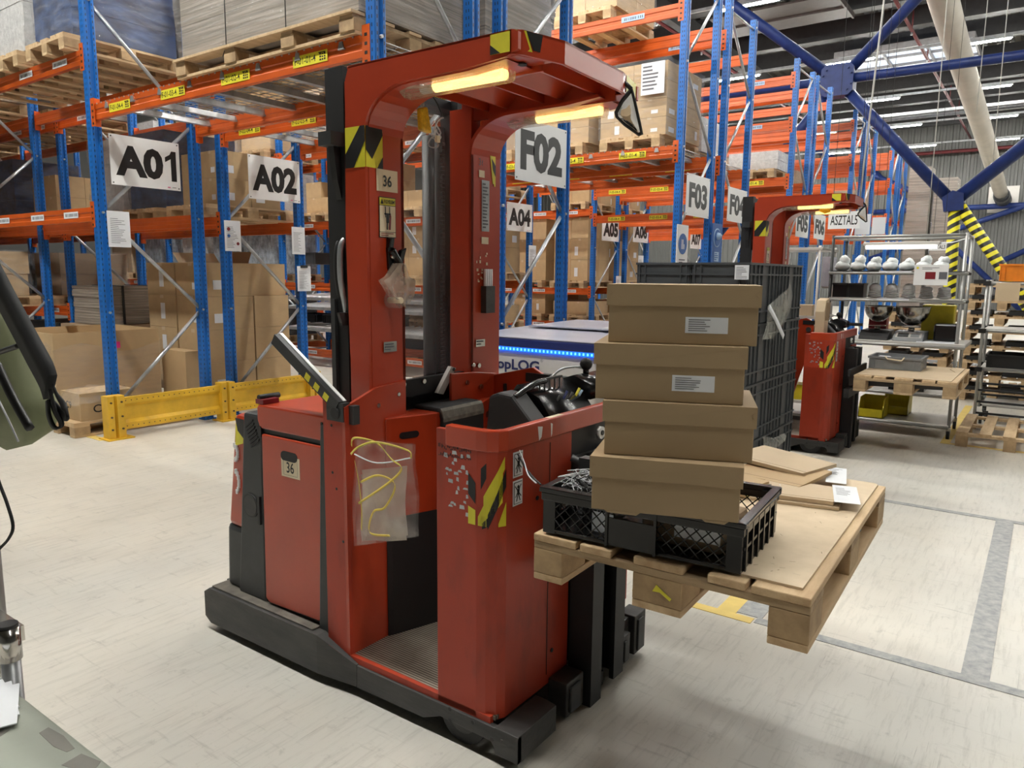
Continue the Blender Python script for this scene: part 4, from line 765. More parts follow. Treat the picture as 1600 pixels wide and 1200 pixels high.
# fork carriage at the front face
q = MB(); q.prism([(2.26, 1.25), (2.34, 1.25), (2.34, 1.27), (2.28, 1.27), (2.28, 1.33), (2.34, 1.33), (2.34, 1.35), (2.26, 1.35)], 'z', .0, .95, m_rub); q.prism([(2.44, 1.25), (2.52, 1.25), (2.52, 1.35), (2.44, 1.35), (2.44, 1.33), (2.5, 1.33), (2.5, 1.27), (2.44, 1.27)], 'z', .03, .95, m_rub)
q.cyl((2.4, 1.32, .05), (2.4, 1.32, .95), .022, m_dark, 12); q.box(2.3, 2.5, 1.33, 1.345, .06, .95, m_black); q.box(2.36, 2.43, 1.29, 1.345, .0, .06, m_dark); fm = tp(q, 'fork_mast')
for x0, x1, z0, z1 in ((2.12, 2.24, .02, .15), (2.54, 2.62, .03, .15), (2.66, 2.76, .03, .2)): tp(MB().box(x0, x1, 1.27, 1.35, z0, z1, m_chas).box(x0+.02, x1-.03, 1.262, 1.271, z0+.01, z1-.02, m_dark), 'front_buffer', bevel=.005)
q = MB().prism([(2.53, .19), (2.72, .24), (2.72, .96), (2.53, .96)], 'y', 1.345, 1.36, m_scuff).box(2.24, 2.53, 1.36, 1.38, .15, 1.05, m_rub).box(2.53, 2.72, 1.362, 1.372, .96, 1.05, m_rub); tp(q, 'front_side_panel')
q = MB().cyl((2.44, 1.33, 1.01), (2.44, 1.344, 1.01), .024, m_white, 16).cyl((2.44, 1.326, 1.01), (2.44, 1.33, 1.01), .01, m_dark, 10); tp(q, 'round_roller', 'small white roller')
q = MB().box(2.0, 2.75, 1.24, 1.285, .6, .68, m_dark).box(2.0, 2.75, 1.24, 1.26, .8, .86, m_dark); 
for x in (2.12, 2.6): q.prism([(1.27, .805), (1.27, .7), (1.2, .712), (.5, .73), (.45, .74), (.45, .75), (1.2, .77), (1.245, .805)], 'x', x, x+.1, m_chas)
tp(q, 'fork_carriage'); 
# mirror at the front corner of the roof
q = MB(); mp_ = [(0, 0), (.02, -.05), (.045, -.12), (.06, -.165), (.05, -.168), (.03, -.155), (-.01, -.13), (-.045, -.1), (-.05, -.085), (-.03, -.04)]
mirror_g = mat('mirror_glass', (.6, .6, .62), .03, 1, 0)
o_ = V((2.6, 1.335, 2.29)); u_ = V((.6, -.8, 0)).normalized(); vd_ = V((.38, .3, -1)).normalized(); n_ = -u_.cross(vd_).normalized(); n_ = n_ if n_.x > 0 else -n_
fr1 = [o_+u_*p[0]-vd_*p[1] for p in mp_]; k = len(fr1)
q.add(fr1+[p+n_*.006 for p in fr1], [tuple(range(k)), tuple(range(k, 2*k))[::-1]]+[(i, (i+1) % k, k+(i+1) % k, k+i) for i in range(k)], m_black)
cx = sum(fr1, V((0, 0, 0)))/k; q.add([cx+(p-cx)*.86-n_*.002 for p in fr1]+[cx-n_*.012], [(i, (i+1) % k, k) for i in range(k)], mirror_g, True); q.tube(fr1+[fr1[0]], .006, m_black, 6); q.cyl(fr1[0], fr1[0]+V((-.01, .03, .03)), .008, m_black, 8)
tp(q, 'convex_mirror')
# things on truck: orange printed tag bundle, clamp with bag, zip bag
q = MB(); rr = random.Random(2)
q.hexa([(2.16, 1.93, 2.09), (2.215, 1.93, 2.085), (2.215, 1.96, 2.085), (2.16, 1.96, 2.09)], [(2.15, 1.93, 2.17), (2.19, 1.93, 2.18), (2.19, 1.955, 2.18), (2.15, 1.955, 2.17)], m_bubble); q.tube([(2.17, 1.94, 2.175), (2.165, 1.94, 2.23)], .008, m_bag2, 8)
q.X=None; q.v=[p+V((0,.05,.05)) for p in q.v]; q.top('wrapped_tag_bundle', 'yellow wrapped bundle hanging from the front left inside of the truck roof', 'bundle', bevel=.008)
q = MB()
for k, (x, z, r) in enumerate(((2.25, 2.1, .028), (2.24, 2.05, .022), (2.26, 2.08, .018))): q.tube([(x+r*math.cos(a), 1.95+.01*math.sin(a*2), z+r*math.sin(a)) for a in [2*math.pi*i/14 for i in range(15)]], .003, m_paper if k != 1 else m_galv, 5)
q.curve([(2.3, 1.95, 2.15), (2.27, 1.95, 2.135), (2.25, 1.95, 2.1), (2.255, 1.95, 2.06)], .004, m_paper, 5).box(2.25, 2.27, 1.94, 1.95, 2.05, 2.075, m_cream); q.curve([(2.2, 1.96, 2.24), (2.25, 1.95, 2.21), (2.3, 1.95, 2.15)], .003, m_black, 5)
q.v=[p+V((0,.05,.06)) for p in q.v]; q.top('cable_coil', 'small loop of white cable with a plug under the truck roof', 'cable')
q = MB(); q.hexa([(2.035, 1.985, 1.68), (2.06, 1.985, 1.68), (2.06, 2.057, 1.68), (2.035, 2.057, 1.68)], [(2.04, 1.975, 1.735), (2.06, 1.975, 1.735), (2.06, 2.057, 1.74), (2.04, 2.057, 1.74)], m_blk).hexa([(2.06, 1.975, 1.59), (2.085, 1.975, 1.59), (2.085, 1.99, 1.6), (2.06, 1.99, 1.6)], [(2.085, 1.965, 1.69), (2.115, 1.965, 1.7), (2.115, 1.985, 1.7), (2.085, 1.985, 1.69)], m_blk).cyl((2.045, 1.98, 1.69), (2.085, 1.98, 1.64), .016, m_blk, 10)
q.cyl((2.05, 1.972, 1.665), (2.05, 1.985, 1.665), .01, m_chrome, 8).prism([(2.035, 1.7), (2.06, 1.7), (2.07, 1.6), (2.06, 1.57), (2.04, 1.62)], 'y', 1.985, 2.056, m_blk)
q.v=[p+V((0,.06,0)) for p in q.v]; q.top('spring_clamp', 'black plastic spring clamp holding a bag on the left red column', 'clamp', bevel=.004)
def sheetsurf(q, rows, m, th=None):   # rows of points -> smooth skin
    R, Cn = len(rows), len(rows[0]); q.add([p for r in rows for p in r], [(i*Cn+j, i*Cn+j+1, (i+1)*Cn+j+1, (i+1)*Cn+j) for i in range(R-1) for j in range(Cn-1)], m, True); return q
q = MB(); rr = random.Random(8)
for (c0, c1, y_) in (((2.05, 1.64), (1.985, 1.535), 0), ((2.075, 1.62), (2.13, 1.52), .01)): pass
prof = [(0, .012, 2.06, 1.64), (.25, .04, 2.055, 1.59), (.5, .065, 2.05, 1.545), (.75, .045, 2.06, 1.49), (1, .015, 2.075, 1.465)]
for fy in (1.984, 1.955):
    rows = []
    for t, hw, xc, zc in prof:
        rows.append([(xc-hw*1.25+(hw*2.5)*j/8, fy+(.01*math.sin(j*1.7+t*5)), zc+(abs(j-4)/4)*(.03 if t > .3 else .0)) for j in range(9)])
    sheetsurf(q, rows, m_bag2)
q.v=[p+V((0,.045,0)) for p in q.v]; q.top('small_plastic_bag', 'small cloudy plastic bag pinched in the clamp on the red column', 'bag')
zb = MB(); X_ = 1.788
rows = []
for i in range(9):
    t = i/8; yl = 1.985+.02*t; yr = 1.695-.015*t; zt = 1.015+.0*t
    rows.append([(X_-.012*math.sin(math.pi*j/8)*(.4+.6*t)+(.006*math.sin(j*2+i)), yl+(yr-yl)*j/8, (1.01+.02*(j/8))*(1-t)+(.6+.11*(j/8))*t) for j in range(9)])
sheetsurf(zb, rows, m_bag); sheetsurf(zb, [[(p[0]+.014, p[1], p[2]) for p in r] for r in rows], m_bag)
o = zb.top('zip_bag', 'clear plastic zip bag with straps inside hanging on the left entry panel', 'bag')
zb = MB(); zb.curve([(X_-.004, 1.98, .955), (X_-.016, 1.85, .945), (X_-.01, 1.7, .985)], .0025, m_paper, 5); zb.part('zip_seal', o, org=o.location)
q = MB(); rows = [[(X_+.002+.006*math.sin(i+j*1.3), 1.95-.22*j/6-.0*i, .9-.25*i/6+.05*(j/6)) for j in range(7)] for i in range(7)]; sheetsurf(q, rows, m_bag2); sheetsurf(q, [[(p[0]+.004, p[1]+.01, p[2]-.02) for p in r] for r in rows], m_bag2)
q.mats=[m_sheet]; q.top('folded_plastic_sheet', 'folded cloudy plastic inside the clear zip bag', 'plastic sheet')
for i, (pts, lb) in enumerate((([(X_-.008, 1.99, .985), (X_-.02, 1.96, 1.02), (X_-.01, 1.86, 1.015), (X_-.018, 1.78, .97), (X_-.02, 1.73, .945), (X_-.018, 1.8, .88), (X_-.016, 1.95, .78)], 'yellow strap looping over the top of the zip bag and down'),
                     ([(X_-.012, 1.99, .955), (X_-.02, 1.94, .99), (X_-.02, 1.85, 1.02), (X_-.01, 1.71, 1.01), (X_-.006, 1.7, .985)], 'yellow strap arching across the mouth of the zip bag'),
                     ([(X_-.004, 1.98, .93), (X_-.01, 1.955, .86), (X_-.012, 1.94, .76), (X_-.01, 1.945, .68)], 'dark yellow strap down the left inside of the zip bag'),
                     ([(X_-.014, 1.94, .86), (X_-.014, 1.85, .9), (X_-.012, 1.77, .88), (X_-.012, 1.82, .79), (X_-.012, 1.88, .76), (X_-.012, 1.9, .68), (X_-.012, 1.8, .69)], 'bent yellow strap in the middle of the zip bag'))):
    MB().ribbon(pts, (0, .004, .007), .0015, m_ywrap).top('yellow_strap', lb, 'strap')
# second truck farther away
index_kids(T)
T2 = dup(T, (7.03, 1.5, 0), label='smaller looking distant red order picker truck beyond the grey crates', skip=('number_label', 'marker_writing', 'hazard_stripes', 'wire_basket', 'tools_in_tray'))
for o_k in [o for o in bpy.data.objects if o.parent == T2 and o.name.startswith('fork_carriage')]: o_k.location.z -= .083   # its forks stand a little lower
q = MB()
for x_ in (7.3, 7.31): q.add([(x_, 1.79, 2.21), (x_, 1.74, 2.185), (x_, 1.69, 2.2), (x_, 1.7, 2.26), (x_, 1.77, 2.275)], [(0, 1, 2, 3, 4)], m_bubble)
q.tube([(7.305, 1.74, 2.26), (7.305, 1.74, 2.3)], .004, m_black, 4); q.top('yellow_tag', 'crumpled yellow tag hanging under the roof of the distant red truck', 'tag')
q = MB(); 
for a_, b_ in (((0, 0), (.05, 0)), ): pass
q.prism([(7.06, 1.2), (7.2, 1.2), (7.22, 1.35), (7.2, 1.42), (7.08, 1.4), (7.05, 1.3)], 'y', 1.62, 1.7, m_card2)
for k in range(4): q.prism([(7.08+k*.03, 1.22), (7.095+k*.03, 1.22), (7.12+k*.03, 1.38), (7.1+k*.03, 1.38)], 'y', 1.61, 1.62, m_card3)
q.box(7.06, 7.2, 1.62, 1.7, 1.1, 1.2, m_card2); q.top('paper_bag', 'brown paper bag of folded cards standing on the distant red truck', 'paper bag')
# ================= pallets =================
def pallet_parts(t, m1=m_wood, m2=m_wood2, seed=1, slats=((-.3275, .145), (-.19, .1), (0, .145), (.19, .1), (.3275, .145))):
    r = random.Random(seed)
    for y, w_ in slats: MB().box(-.6+r.uniform(-.004, .004), .6+r.uniform(-.004, .004), y-w_/2, y+w_/2, .122, .144, m1).part('top_board', t, bevel=.003)
    for x in (-.5275, 0, .5275):
        MB().box(x-.0725, x+.0725, -.4, .4, .1, .122, m2).part('stringer_board', t, bevel=.003)
        for y in (-.35, 0, .35):
            w_ = .0725 if y == 0 else .05; MB().box(x-.0725, x+.0725, y-w_, y+w_, .022, .1, m_wend).part('block', t, bevel=.003)
    for y, w_ in ((-.35, .05), (0, .0725), (.35, .05)): MB().box(-.6, .6, y-w_, y+w_, 0, .022, m1).part('bottom_board', t, bevel=.003)
fp_ = thing('euro_pallet', 'worn wooden pallet carried on the forks of the nearest red truck', 'pallet', (2.4, .815, .684), rz=math.radians(1.5)); pallet_parts(fp_, seed=3)
q = MB().add([(-.6015, .0, .08), (-.6015, -.02, .065), (-.6015, -.045, .05), (-.6015, -.04, .042), (-.6015, -.01, .06), (-.6015, .012, .058)], [(0, 1, 4, 5), (1, 2, 3, 4)], m_yel); q.part('yellow_mark', fp_)
card = [(-.56, -.37), (.585, -.375), (.6, -.36), (.6, .33), (-.1, .33), (-.1, -.17), (-.56, -.19)]
ca, sa = math.cos(math.radians(1.5)), math.sin(math.radians(1.5))
q = MB(); q.X = Matrix.Translation((2.4, .815, .8285)) @ Matrix.Rotation(math.radians(1.5), 4, 'Z'); q.prism(card, 'z', 0, .006, m_sheetcard)
rr = random.Random(9)
for k in range(26):
    x, y = rr.uniform(-.5, .55), rr.uniform(-.36, -.2); a_ = rr.uniform(0, 3); l_ = rr.uniform(.006, .02)
    q.add([(x, y, .0066), (x+math.cos(a_)*l_, y+math.sin(a_)*l_, .0066), (x+math.cos(a_)*l_+.001, y+math.sin(a_)*l_+.003, .0066), (x+.001, y+.002, .0066)], [(0, 1, 2, 3)], m_card3)
q.top('cardboard_sheet', 'scuffed flat cardboard sheet lying on the fork pallet', 'cardboard')
# black crate
CX, CY, CZ, CR = 2.01, .89, .836, math.radians(3.75)
cr = thing('plastic_crate', 'black plastic lattice crate under the stack of cardboard boxes', 'crate', (CX, CY, CZ), rz=CR)
q = MB().box(-.19, .19, -.29, .29, 0, .008, m_blk); q.part('crate_base', cr)
q = MB()
for (x0, x1, y0, y1) in ((-.205, -.18, -.305, .305), (.18, .205, -.305, .305), (-.18, .18, -.305, -.28), (-.18, .18, .28, .305)): q.box(x0, x1, y0, y1, .125, .14, m_blk); q.box(x0+.005, x1-.005, y0+.005, y1-.005, .1, .125, m_blk)
q.part('crate_rim', cr, bevel=.003)
for x in (-.195, .165):
    for y in (-.295, .255): MB().box(x, x+.03, y, y+.04, 0, .13, m_blk).part('corner_post', cr)
def lattice(a, b_, z0, z1, P_, n_=7, m=m_blk):
    q = MB(); w_ = b_-a; h = z1-z0; st = w_/n_
    for s in (1, -1):
        for k in range(-int(h/st)-1, n_+1):
            u0, v0, u1, v1 = a+k*st, z0, a+k*st+h, z1
            if u0 < a: v0 += a-u0; u0 = a
            if u1 > b_: v1 -= u1-b_; u1 = b_
            if v1-v0 < .004: continue
            if s < 0: u0, u1 = a+b_-u0, a+b_-u1
            q.tube([P_(u0, v0), P_(u1, v1)], .0022, m, 4)
    q.tube([P_(a, z0), P_(b_, z0)], .004, m, 4); return q
for y0, y1 in ((-.255, -.06), (.085, .255)): lattice(y0, y1, .012, .104, lambda u, v: (-.195, u, v), 6 if y0 < 0 else 5).part('lattice_panel', cr)
for y0, y1 in ((-.255, -.06), (.085, .255)): lattice(y0, y1, .012, .104, lambda u, v: (.195, u, v), 6 if y0 < 0 else 5).part('lattice_panel', cr)
MB().box(-.198, -.192, -.06, .085, .008, .085, m_blk).box(-.203, -.19, -.064, -.056, 0, .13, m_blk).box(-.203, -.19, .081, .089, 0, .13, m_blk).part('solid_panel', cr)
for ys in (-.295, .29):
    q = MB()
    q.box(-.18, .18, ys, ys+.004, .0, .04, m_blk)
    for k in range(6): q.box(-.17+k*.062, -.16+k*.062, ys-.006, ys+.008, 0, .13, m_blk)
    q.box(-.18, .18, ys-.004, ys+.006, .06, .068, m_blk); q.part('end_panel', cr)
q = MB()
for (x, y, z) in ((-.2, -.3, .0), (-.2, .29, 0), (.19, -.3, 0)): q.sphere((x, y, .004), .007, m_blk, 8)
# four cardboard boxes
def shoebox(cx, cy, z, rz, h, lb, label, seed):
    t = thing('cardboard_box', lb, 'cardboard box', (cx, cy, z), 'four lidded boxes stacked on the crate', rz=math.radians(rz)); L_ = .39; D = .3; r = random.Random(seed)
    MB().box(.003, D-.003, -L_/2+.004, L_/2-.004, 0, h-.005, m_kraft_shaded).part('box_body', t, bevel=.002)
    q = MB(); hl = .056
    q.box(-.002, D+.002, -L_/2-.002, L_/2+.002, h-.004, h, m_kraft_shaded); 
    for a_ in ((-.002, .001, -L_/2-.002, L_/2+.002), (D-.001, D+.002, -L_/2-.002, L_/2+.002)): q.box(a_[0], a_[1], a_[2], a_[3], h-hl, h-.004, m_kraft_shaded)
    for a_ in ((-L_/2-.002, -L_/2+.001), (L_/2-.001, L_/2+.002)): q.box(.001, D-.001, a_[0], a_[1], h-hl, h-.004, m_kraft_shaded)
    for s in (1, -1): q.tube([(-.0025, s*(L_/2-.004), h-.014), (-.0025, s*(L_/2-.014), h-.022), (-.0025, s*(L_/2-.004), h-.032)], .0006, m_card3, 4)
    q.part('box_lid', t, bevel=.0015)
    q = MB()
    if not label and seed == 1:
     for a0, a1 in ((-.17+r.uniform(0, .03), -.1), (.06, .13+r.uniform(0, .03))): q.prism([(a0, .0), (a1, 0), (a1-.008, -.006), (a0+.01, -.008)], 'x', .004, .006, m_kraft_shaded)
    if q.v: q.part('bottom_tab', t)
    if label:
        q = MB().rect((-.0003+.003, -.01, .03), (0, -1, 0), (0, 0, 1), .108, .042, m_paper, -.0 ); q = MB().box(.0018, .0032, -.118, -.01, .03, .072, m_paper); lines(q, (.0012, -.018, .034), (0, -1, 0), (0, 0, 1), .085, .034, 6, m_ink, seed, .35, .0); q.part('shipping_label', t, 'white printed label')
        q = MB()
    return t
shoebox(1.755, .77, .977, 19, .147, 'lowest of the four brown boxes, standing in the black crate', False, 1)
shoebox(1.797, .757, 1.125, 22, .147, 'second brown box from the bottom of the stack, torn left lid corner', False, 2)
shoebox(1.80, .79, 1.273, 21.5, .15, 'third box from the bottom of the stack, white label and creased tape on its lid', True, 3)
shoebox(1.835, .775, 1.424, 21, .155, 'topmost of the four stacked brown boxes, with a white label', True, 4)
# crate contents and cables
def wires(name, lb, c, n_, spread, mats_, seed, r0=.0016, hgt=.06, ln=6, k=5, cat='cables'):
    q = MB(); r = random.Random(seed)
    for i in range(n_):
        p = [V((c[0]+r.uniform(-1, 1)*spread[0], c[1]+r.uniform(-1, 1)*spread[1], c[2]+r.uniform(0, hgt))) for _ in range(ln)]
        q.curve(p, r0*r.uniform(.7, 1.6), r.choice(mats_), 5, k)
    o = q.top(name, lb, cat); o['kind'] = 'stuff'; return o
wires('cable_tangle', 'tangle of black cables and loose wires heaped in the left of the black crate', (2.0, 1.08, .85), 30, (.13, .07, 0), [m_black, m_black, m_rub, m_dark, m_black, m_paper], 5, .003, .15)
wires('wire_bundle', 'fine pale and coloured wires spilling over in the left of the crate', (1.9, 1.1, .95), 14, (.07, .06, 0), [m_paper, m_galv, m_black, m_paper, m_paper, m_black], 12, .0012, .06)
wires('wire_offcuts', 'small coloured wire ends lying beside the crate on the fork pallet', (2.6, .76, .843), 16, (.1, .06, 0), [m_blueprint, m_yel, m_black, m_paper, m_bluelab], 21, .0014, .02, 4)
q = MB()
for k in range(9):
    a_ = k*.33; q.curve([(2.05+.05*k, 1.12+.04*math.sin(a_), .96), (2.08+.05*k, 1.15, 1.03+.02*math.sin(a_*2)), (2.12+.05*k, 1.08, 1.06), (2.16+.05*k, 1.0, .98)], .009, m_rub, 7)
q.box(1.98, 2.02, 1.06, 1.16, .98, 1.03, m_black).tube([(2.0, 1.2, 1.02), (2.06, 1.06, .96)], .012, m_black, 8)
o = q.top('cable_coil', 'coil of thick black cable heaped behind the boxes in the crate', 'cables')
q = MB().curve([(1.91, 1.34, 1.04), (1.88, 1.3, 1.01), (1.83, 1.25, .99), (1.8, 1.2, .98)], .0022, m_paper, 5).curve([(1.9, 1.34, 1.03), (1.87, 1.29, 1.0), (1.83, 1.23, .985), (1.81, 1.19, .975)], .003, m_black, 5)
q.cyl((1.85, 1.26, .99), (1.81, 1.21, .98), .004, m_rub, 6); q.top('hook_cable', 'thin cable reaching from the red panel to the crate rim', 'cable')
q = MB().box(1.86, 1.862, .97, 1.04, .85, .91, m_paper); q.X = Matrix.Rotation(0, 4, 'Z'); q.top('white_card', 'white card behind the left lattice of the crate', 'card')
q = MB().box(1.86, 1.862, .65, .78, .89, .945, m_paper); q.top('white_card', 'white card behind the right lattice of the crate, below the boxes', 'card')
q = MB().box(1.9, 2.12, .66, .9, .846, .93, m_card3); q.top('brown_packet', 'dark brown packet lying in the right of the crate', 'packet', bevel=.01)
# envelopes at the right of the crate
def envelope(pts, z, th, lb, seed, m=m_card2, up_=.0):
    q = MB(); n_ = len(pts); r = random.Random(seed)
    lo = [(p[0], p[1], z+p[2]) for p in pts]; hi = [(p[0], p[1], z+p[2]+th) for p in pts]
    q.add(lo+hi, [tuple(range(n_))[::-1], tuple(range(n_, 2*n_))]+[(i, (i+1) % n_, n_+(i+1) % n_, n_+i) for i in range(n_)], m)
    q.tube([V(hi[0])*.9+V(hi[2])*.1, V(hi[1])*.9+V(hi[2])*.1], .0012, m_card3, 4); return q.top('paper_envelope', lb, 'envelope', bevel=.002)
envelope([(2.5, .78, 0), (2.56, .5, 0), (2.74, .52, 0), (2.72, .8, 0)], .8355, .01, 'flat brown paper envelope lowest on the sheet right of the crate', 1)
envelope([(2.52, .77, 0), (2.57, .52, 0), (2.76, .54, 0), (2.75, .79, 0)], .847, .014, 'brown paper envelope lying on the lowest envelope right of the crate', 2)
envelope([(2.72, .92, .0), (2.68, .66, .0), (2.9, .6, .02), (2.98, .88, .03)], .85, .012, 'crumpled brown paper envelope leaning over the flat ones', 3, m_card)
envelope([(2.84, .98, .02), (2.8, .68, .0), (2.97, .6, .015), (3.05, .9, .03)], .868, .014, 'uppermost brown paper envelope farthest from the camera on the pallet', 4)
envelope([(2.5, .9, .0), (2.5, .79, .0), (2.66, .76, .0), (2.7, .9, .0)], .84, .03, 'small folded brown paper bag against the crate', 5, m_card)
q = MB(); q.X = Matrix.Translation((2.68, .505, .863)) @ Matrix.Rotation(.25, 4, 'Z'); q.box(-.11, .11, -.04, .04, 0, .0006, m_paper); lines(q, (-.02, .03, .0008), (0, -1, 0), (1, 0, 0), .06, .1, 7, m_ink, 3, .3, 0); q.top('printed_label', 'white printed label on the nearer envelope', 'label')
q = MB(); q.X = Matrix.Translation((2.93, .59, .866)) @ Matrix.Rotation(.2, 4, 'Z'); q.box(-.12, .12, -.035, .035, -.004, -.0034, m_paper); lines(q, (0, .025, -.003), (0, -1, 0), (1, 0, 0), .05, .1, 7, m_ink, 4, .3, 0); q.top('printed_label', 'white printed label beside the farther envelopes', 'label')
# ================= grey tote stack =================
tt = local(thing('grey_tote', 'x', 'tote', (5.26, 1.83, .02), 'dark grey tall totes stacked beyond the forks'))
def tote_mesh(L_, W, h, m, rib=9, lip=.012, t=.008):
    q = MB()
    for (x0, x1, y0, y1) in ((-L_/2, -L_/2+t, -W/2, W/2), (L_/2-t, L_/2, -W/2, W/2), (-L_/2+t, L_/2-t, -W/2, -W/2+t), (-L_/2+t, L_/2-t, W/2-t, W/2)): q.box(x0, x1, y0, y1, 0, h, m)
    q.box(-L_/2+t, L_/2-t, -W/2+t, W/2-t, 0, t, m); return q
rm_ = MB()
q = rm_
for z in (.4, .33, .075):
    zz = .415 if z == .4 else z+.012
    q.box(-.322, .322, -.208, -.196, z, zz, m_gtote); q.box(-.322, .322, .196, .208, z, zz, m_gtote); q.box(-.322, -.31, -.196, .196, z, zz, m_gtote); q.box(.31, .322, -.196, .196, z, zz, m_gtote)
q.part('tote_rim', tt)
q = tote_mesh(.62, .392, .415, m_gtote)
for k in range(8):
    x = -.3+k*.084
    if k in (4,): continue
    for s in (-1, 1): q.box(x, x+.012, s*.207 if s < 0 else .196, -.196 if s < 0 else .207, .0, .4, m_gtote)
for k in (-.185, -.14, .13, .175):
    for s in (-1, 1): q.box(s*.321 if s < 0 else .31, -.31 if s < 0 else .321, k, k+.01, 0, .4, m_gtote)
q.part('tote_body', tt)
lay = ('bottom', 'second', 'third', 'top')
pos = [(5.27, 1.83), (5.27, 2.25), (5.92, 1.83), (5.92, 2.25)]; nm = ('near right', 'near left', 'far right', 'far left'); first = True
for i, z in enumerate((.02, .44, .86, 1.28)):
    for j, (x, y) in enumerate(pos):
        lb = 'dark grey ribbed tote in the %s layer, %s column of the stack' % (lay[i], nm[j])
        if first: tt.location = (x, y, z); tt['label'] = lb; first = False
        else: dup(tt, (x, y, z+.001*i), label=lb)
q = MB().box(4.9, 6.3, 1.6, 2.48, 0, .02, m_dark); q.top('floor_board', 'dark board under the grey tote stack', 'board')
q = MB().box(4.93, 4.932, 1.625, 1.72, 1.585, 1.68, m_paper); lines(q, (4.929, 1.71, 1.59), (0, -1, 0), (0, 0, 1), .08, .08, 8, m_ink, 2, .3, 0); q.top('delivery_note', 'white printed note on the top front grey tote', 'note')
q = MB()
sheetsurf(q, [[(5.18, 1.59, 1.17), (5.2, 1.57, 1.28), (5.3, 1.6, 1.4)], [(5.35, 1.57, 1.17), (5.42, 1.55, 1.32), (5.5, 1.59, 1.46)], [(5.58, 1.58, 1.22), (5.65, 1.56, 1.38), (5.7, 1.58, 1.52)], [(5.82, 1.59, 1.34), (5.84, 1.58, 1.46), (5.78, 1.59, 1.57)]], m_flap)
q.ribbon([(5.2, 1.56, 1.4), (5.35, 1.55, 1.3), (5.56, 1.55, 1.17)], (.03, 0, .03), .004, m_paper); q.top('film_flap', 'loose flap of clear film hanging on the side of the grey tote stack', 'plastic film')
q = MB(); sheetsurf(q, [[(5.3, 1.59, .36), (5.3, 1.57, .42), (5.33, 1.59, .46)], [(5.6, 1.58, .31), (5.6, 1.55, .36), (5.6, 1.59, .4)], [(5.92, 1.59, .32), (5.92, 1.58, .36), (5.88, 1.59, .39)]], m_flap); q.top('film_flap', 'small flap of clear film low on the grey tote stack, above the envelopes', 'plastic film')
# ================= blue and white machine =================
mc = thing('floor_machine', 'low white and navy machine with a blue light strip standing behind the truck', 'machine', (5.2, 3.0, 0))
MB().box(4.32, 5.9, 2.42, 3.5, .08, 1.06, m_mwhite).part('machine_body', mc, bevel=.02)
MB().box(4.28, 5.95, 2.38, 3.54, 1.09, 1.155, m_navy).part('navy_cover', mc, 'navy blue top cover', .01); MB().prism([(4.3, 1.155), (5.9, 1.155), (5.9, 1.2), (5.2, 1.185)], 'y', 2.4, 3.52, m_topw).part('top_lid', mc, 'pale lid', .004)
MB().box(4.28, 4.9, 2.4, 3.52, 1.156, 1.162, m_topw).box(4.95, 5.9, 2.5, 3.4, 1.19, 1.2, m_topw).part('top_plate', mc, 'pale top plate')
q = MB().box(4.3, 4.32, 2.38, 3.54, 1.06, 1.09, m_bled)
for k in range(36): q.box(4.297, 4.301, 2.4+k*.032, 2.411+k*.032, 1.067, 1.083, m_bled2)
q.part('led_strip', mc, 'glowing blue light strip')
MB().text('EuropLOG', (4.317, 3.405, .9), (0, -1, 0), (0, 0, 1), .535, .1, mat('navy_lettering', (.01, .015, .08), .5, 0, 0), .03).text('®', (4.317, 2.86, .995), (0, -1, 0), (0, 0, 1), .022, .025, m_ink).part('machine_lettering', mc, 'navy company lettering')
q = MB()
for x in (4.5, 5.6):
    for y in (2.6, 3.3): q.cyl((x, y-.03, .05), (x, y+.03, .05), .05, m_rub, 14)
q.part('castors', mc)
q = MB(); q.X = Matrix.Translation((5.05, 2.62, 1.2)) @ Matrix.Rotation(.3, 4, 'Z'); q.prism([(-.15, -.1), (.15, -.1), (.17, .1), (-.12, .12)], 'z', 0, .012, m_paper).box(-.08, .02, -.05, .05, .013, .035, m_yel); q.top('paper_pad', 'white papers and a yellow note lying on the machine', 'papers')
q = MB(); q.hexa([(2.05, 2.28, 1.0)]*4, [(2.05, 2.28, 1.0)]*4, m_galv) if False else None
# ================= workbench beyond the second pallet =================
ws = thing('picking_workbench', 'tubular workbench with shelves of sacks, bowls and a scale, beyond the distant pallet', 'workbench', (8.8, 1.3, 0))
m_tube = m_alu
for x in (8.52, 9.16):
    for y in (.7, 1.92): MB().cyl((x, y, .1), (x, y, 2.05), .016, m_black if y > 1 else m_tube, 10).part('bench_upright', ws)
for z in (2.03,):
    for a_, c_ in (((8.52, .7), (8.52, 1.92)), ((9.16, .7), (9.16, 1.92)), ((8.52, .7), (9.16, .7)), ((8.52, 1.92), (9.16, 1.92))): MB().cyl((*a_, z), (*c_, z), .015, m_tube, 10).part('top_rail', ws)
for z, m_ in ((1.655, m_tube), (1.375, m_tube)):
    for x in (8.5, 8.55, 8.75, 8.9): MB().cyl((x, .66, z), (x, 1.94, z), .014, m_ if x < 8.6 else m_dark, 10).part('shelf_rail', ws)
    MB().box(8.5, 8.92, .68, 1.92, z+.016, z+.024, m_dark if z > 1.5 else m_mwhite).part('shelf_board', ws); MB().box(8.49, 8.5, 1.15, 1.45, z-.005, z+.025, m_paper).part('shelf_tag', ws)
MB().box(8.45, 9.2, .62, 1.96, .93, .965, m_mwhite).part('bench_top', ws, bevel=.004); MB().cyl((8.44, .62, .93), (8.44, 1.96, .93), .016, m_tube, 10).part('front_rail', ws)
for z in (.43, .12):
    MB().box(8.48, 9.18, .7, 1.94, z, z+.02, m_mwhite).part('lower_shelf', ws); MB().cyl((8.48, .7, z), (8.48, 1.94, z), .016, m_tube, 10).part('shelf_rail', ws)
for y in (.7, .94, 1.16, 1.38, 1.6): pass
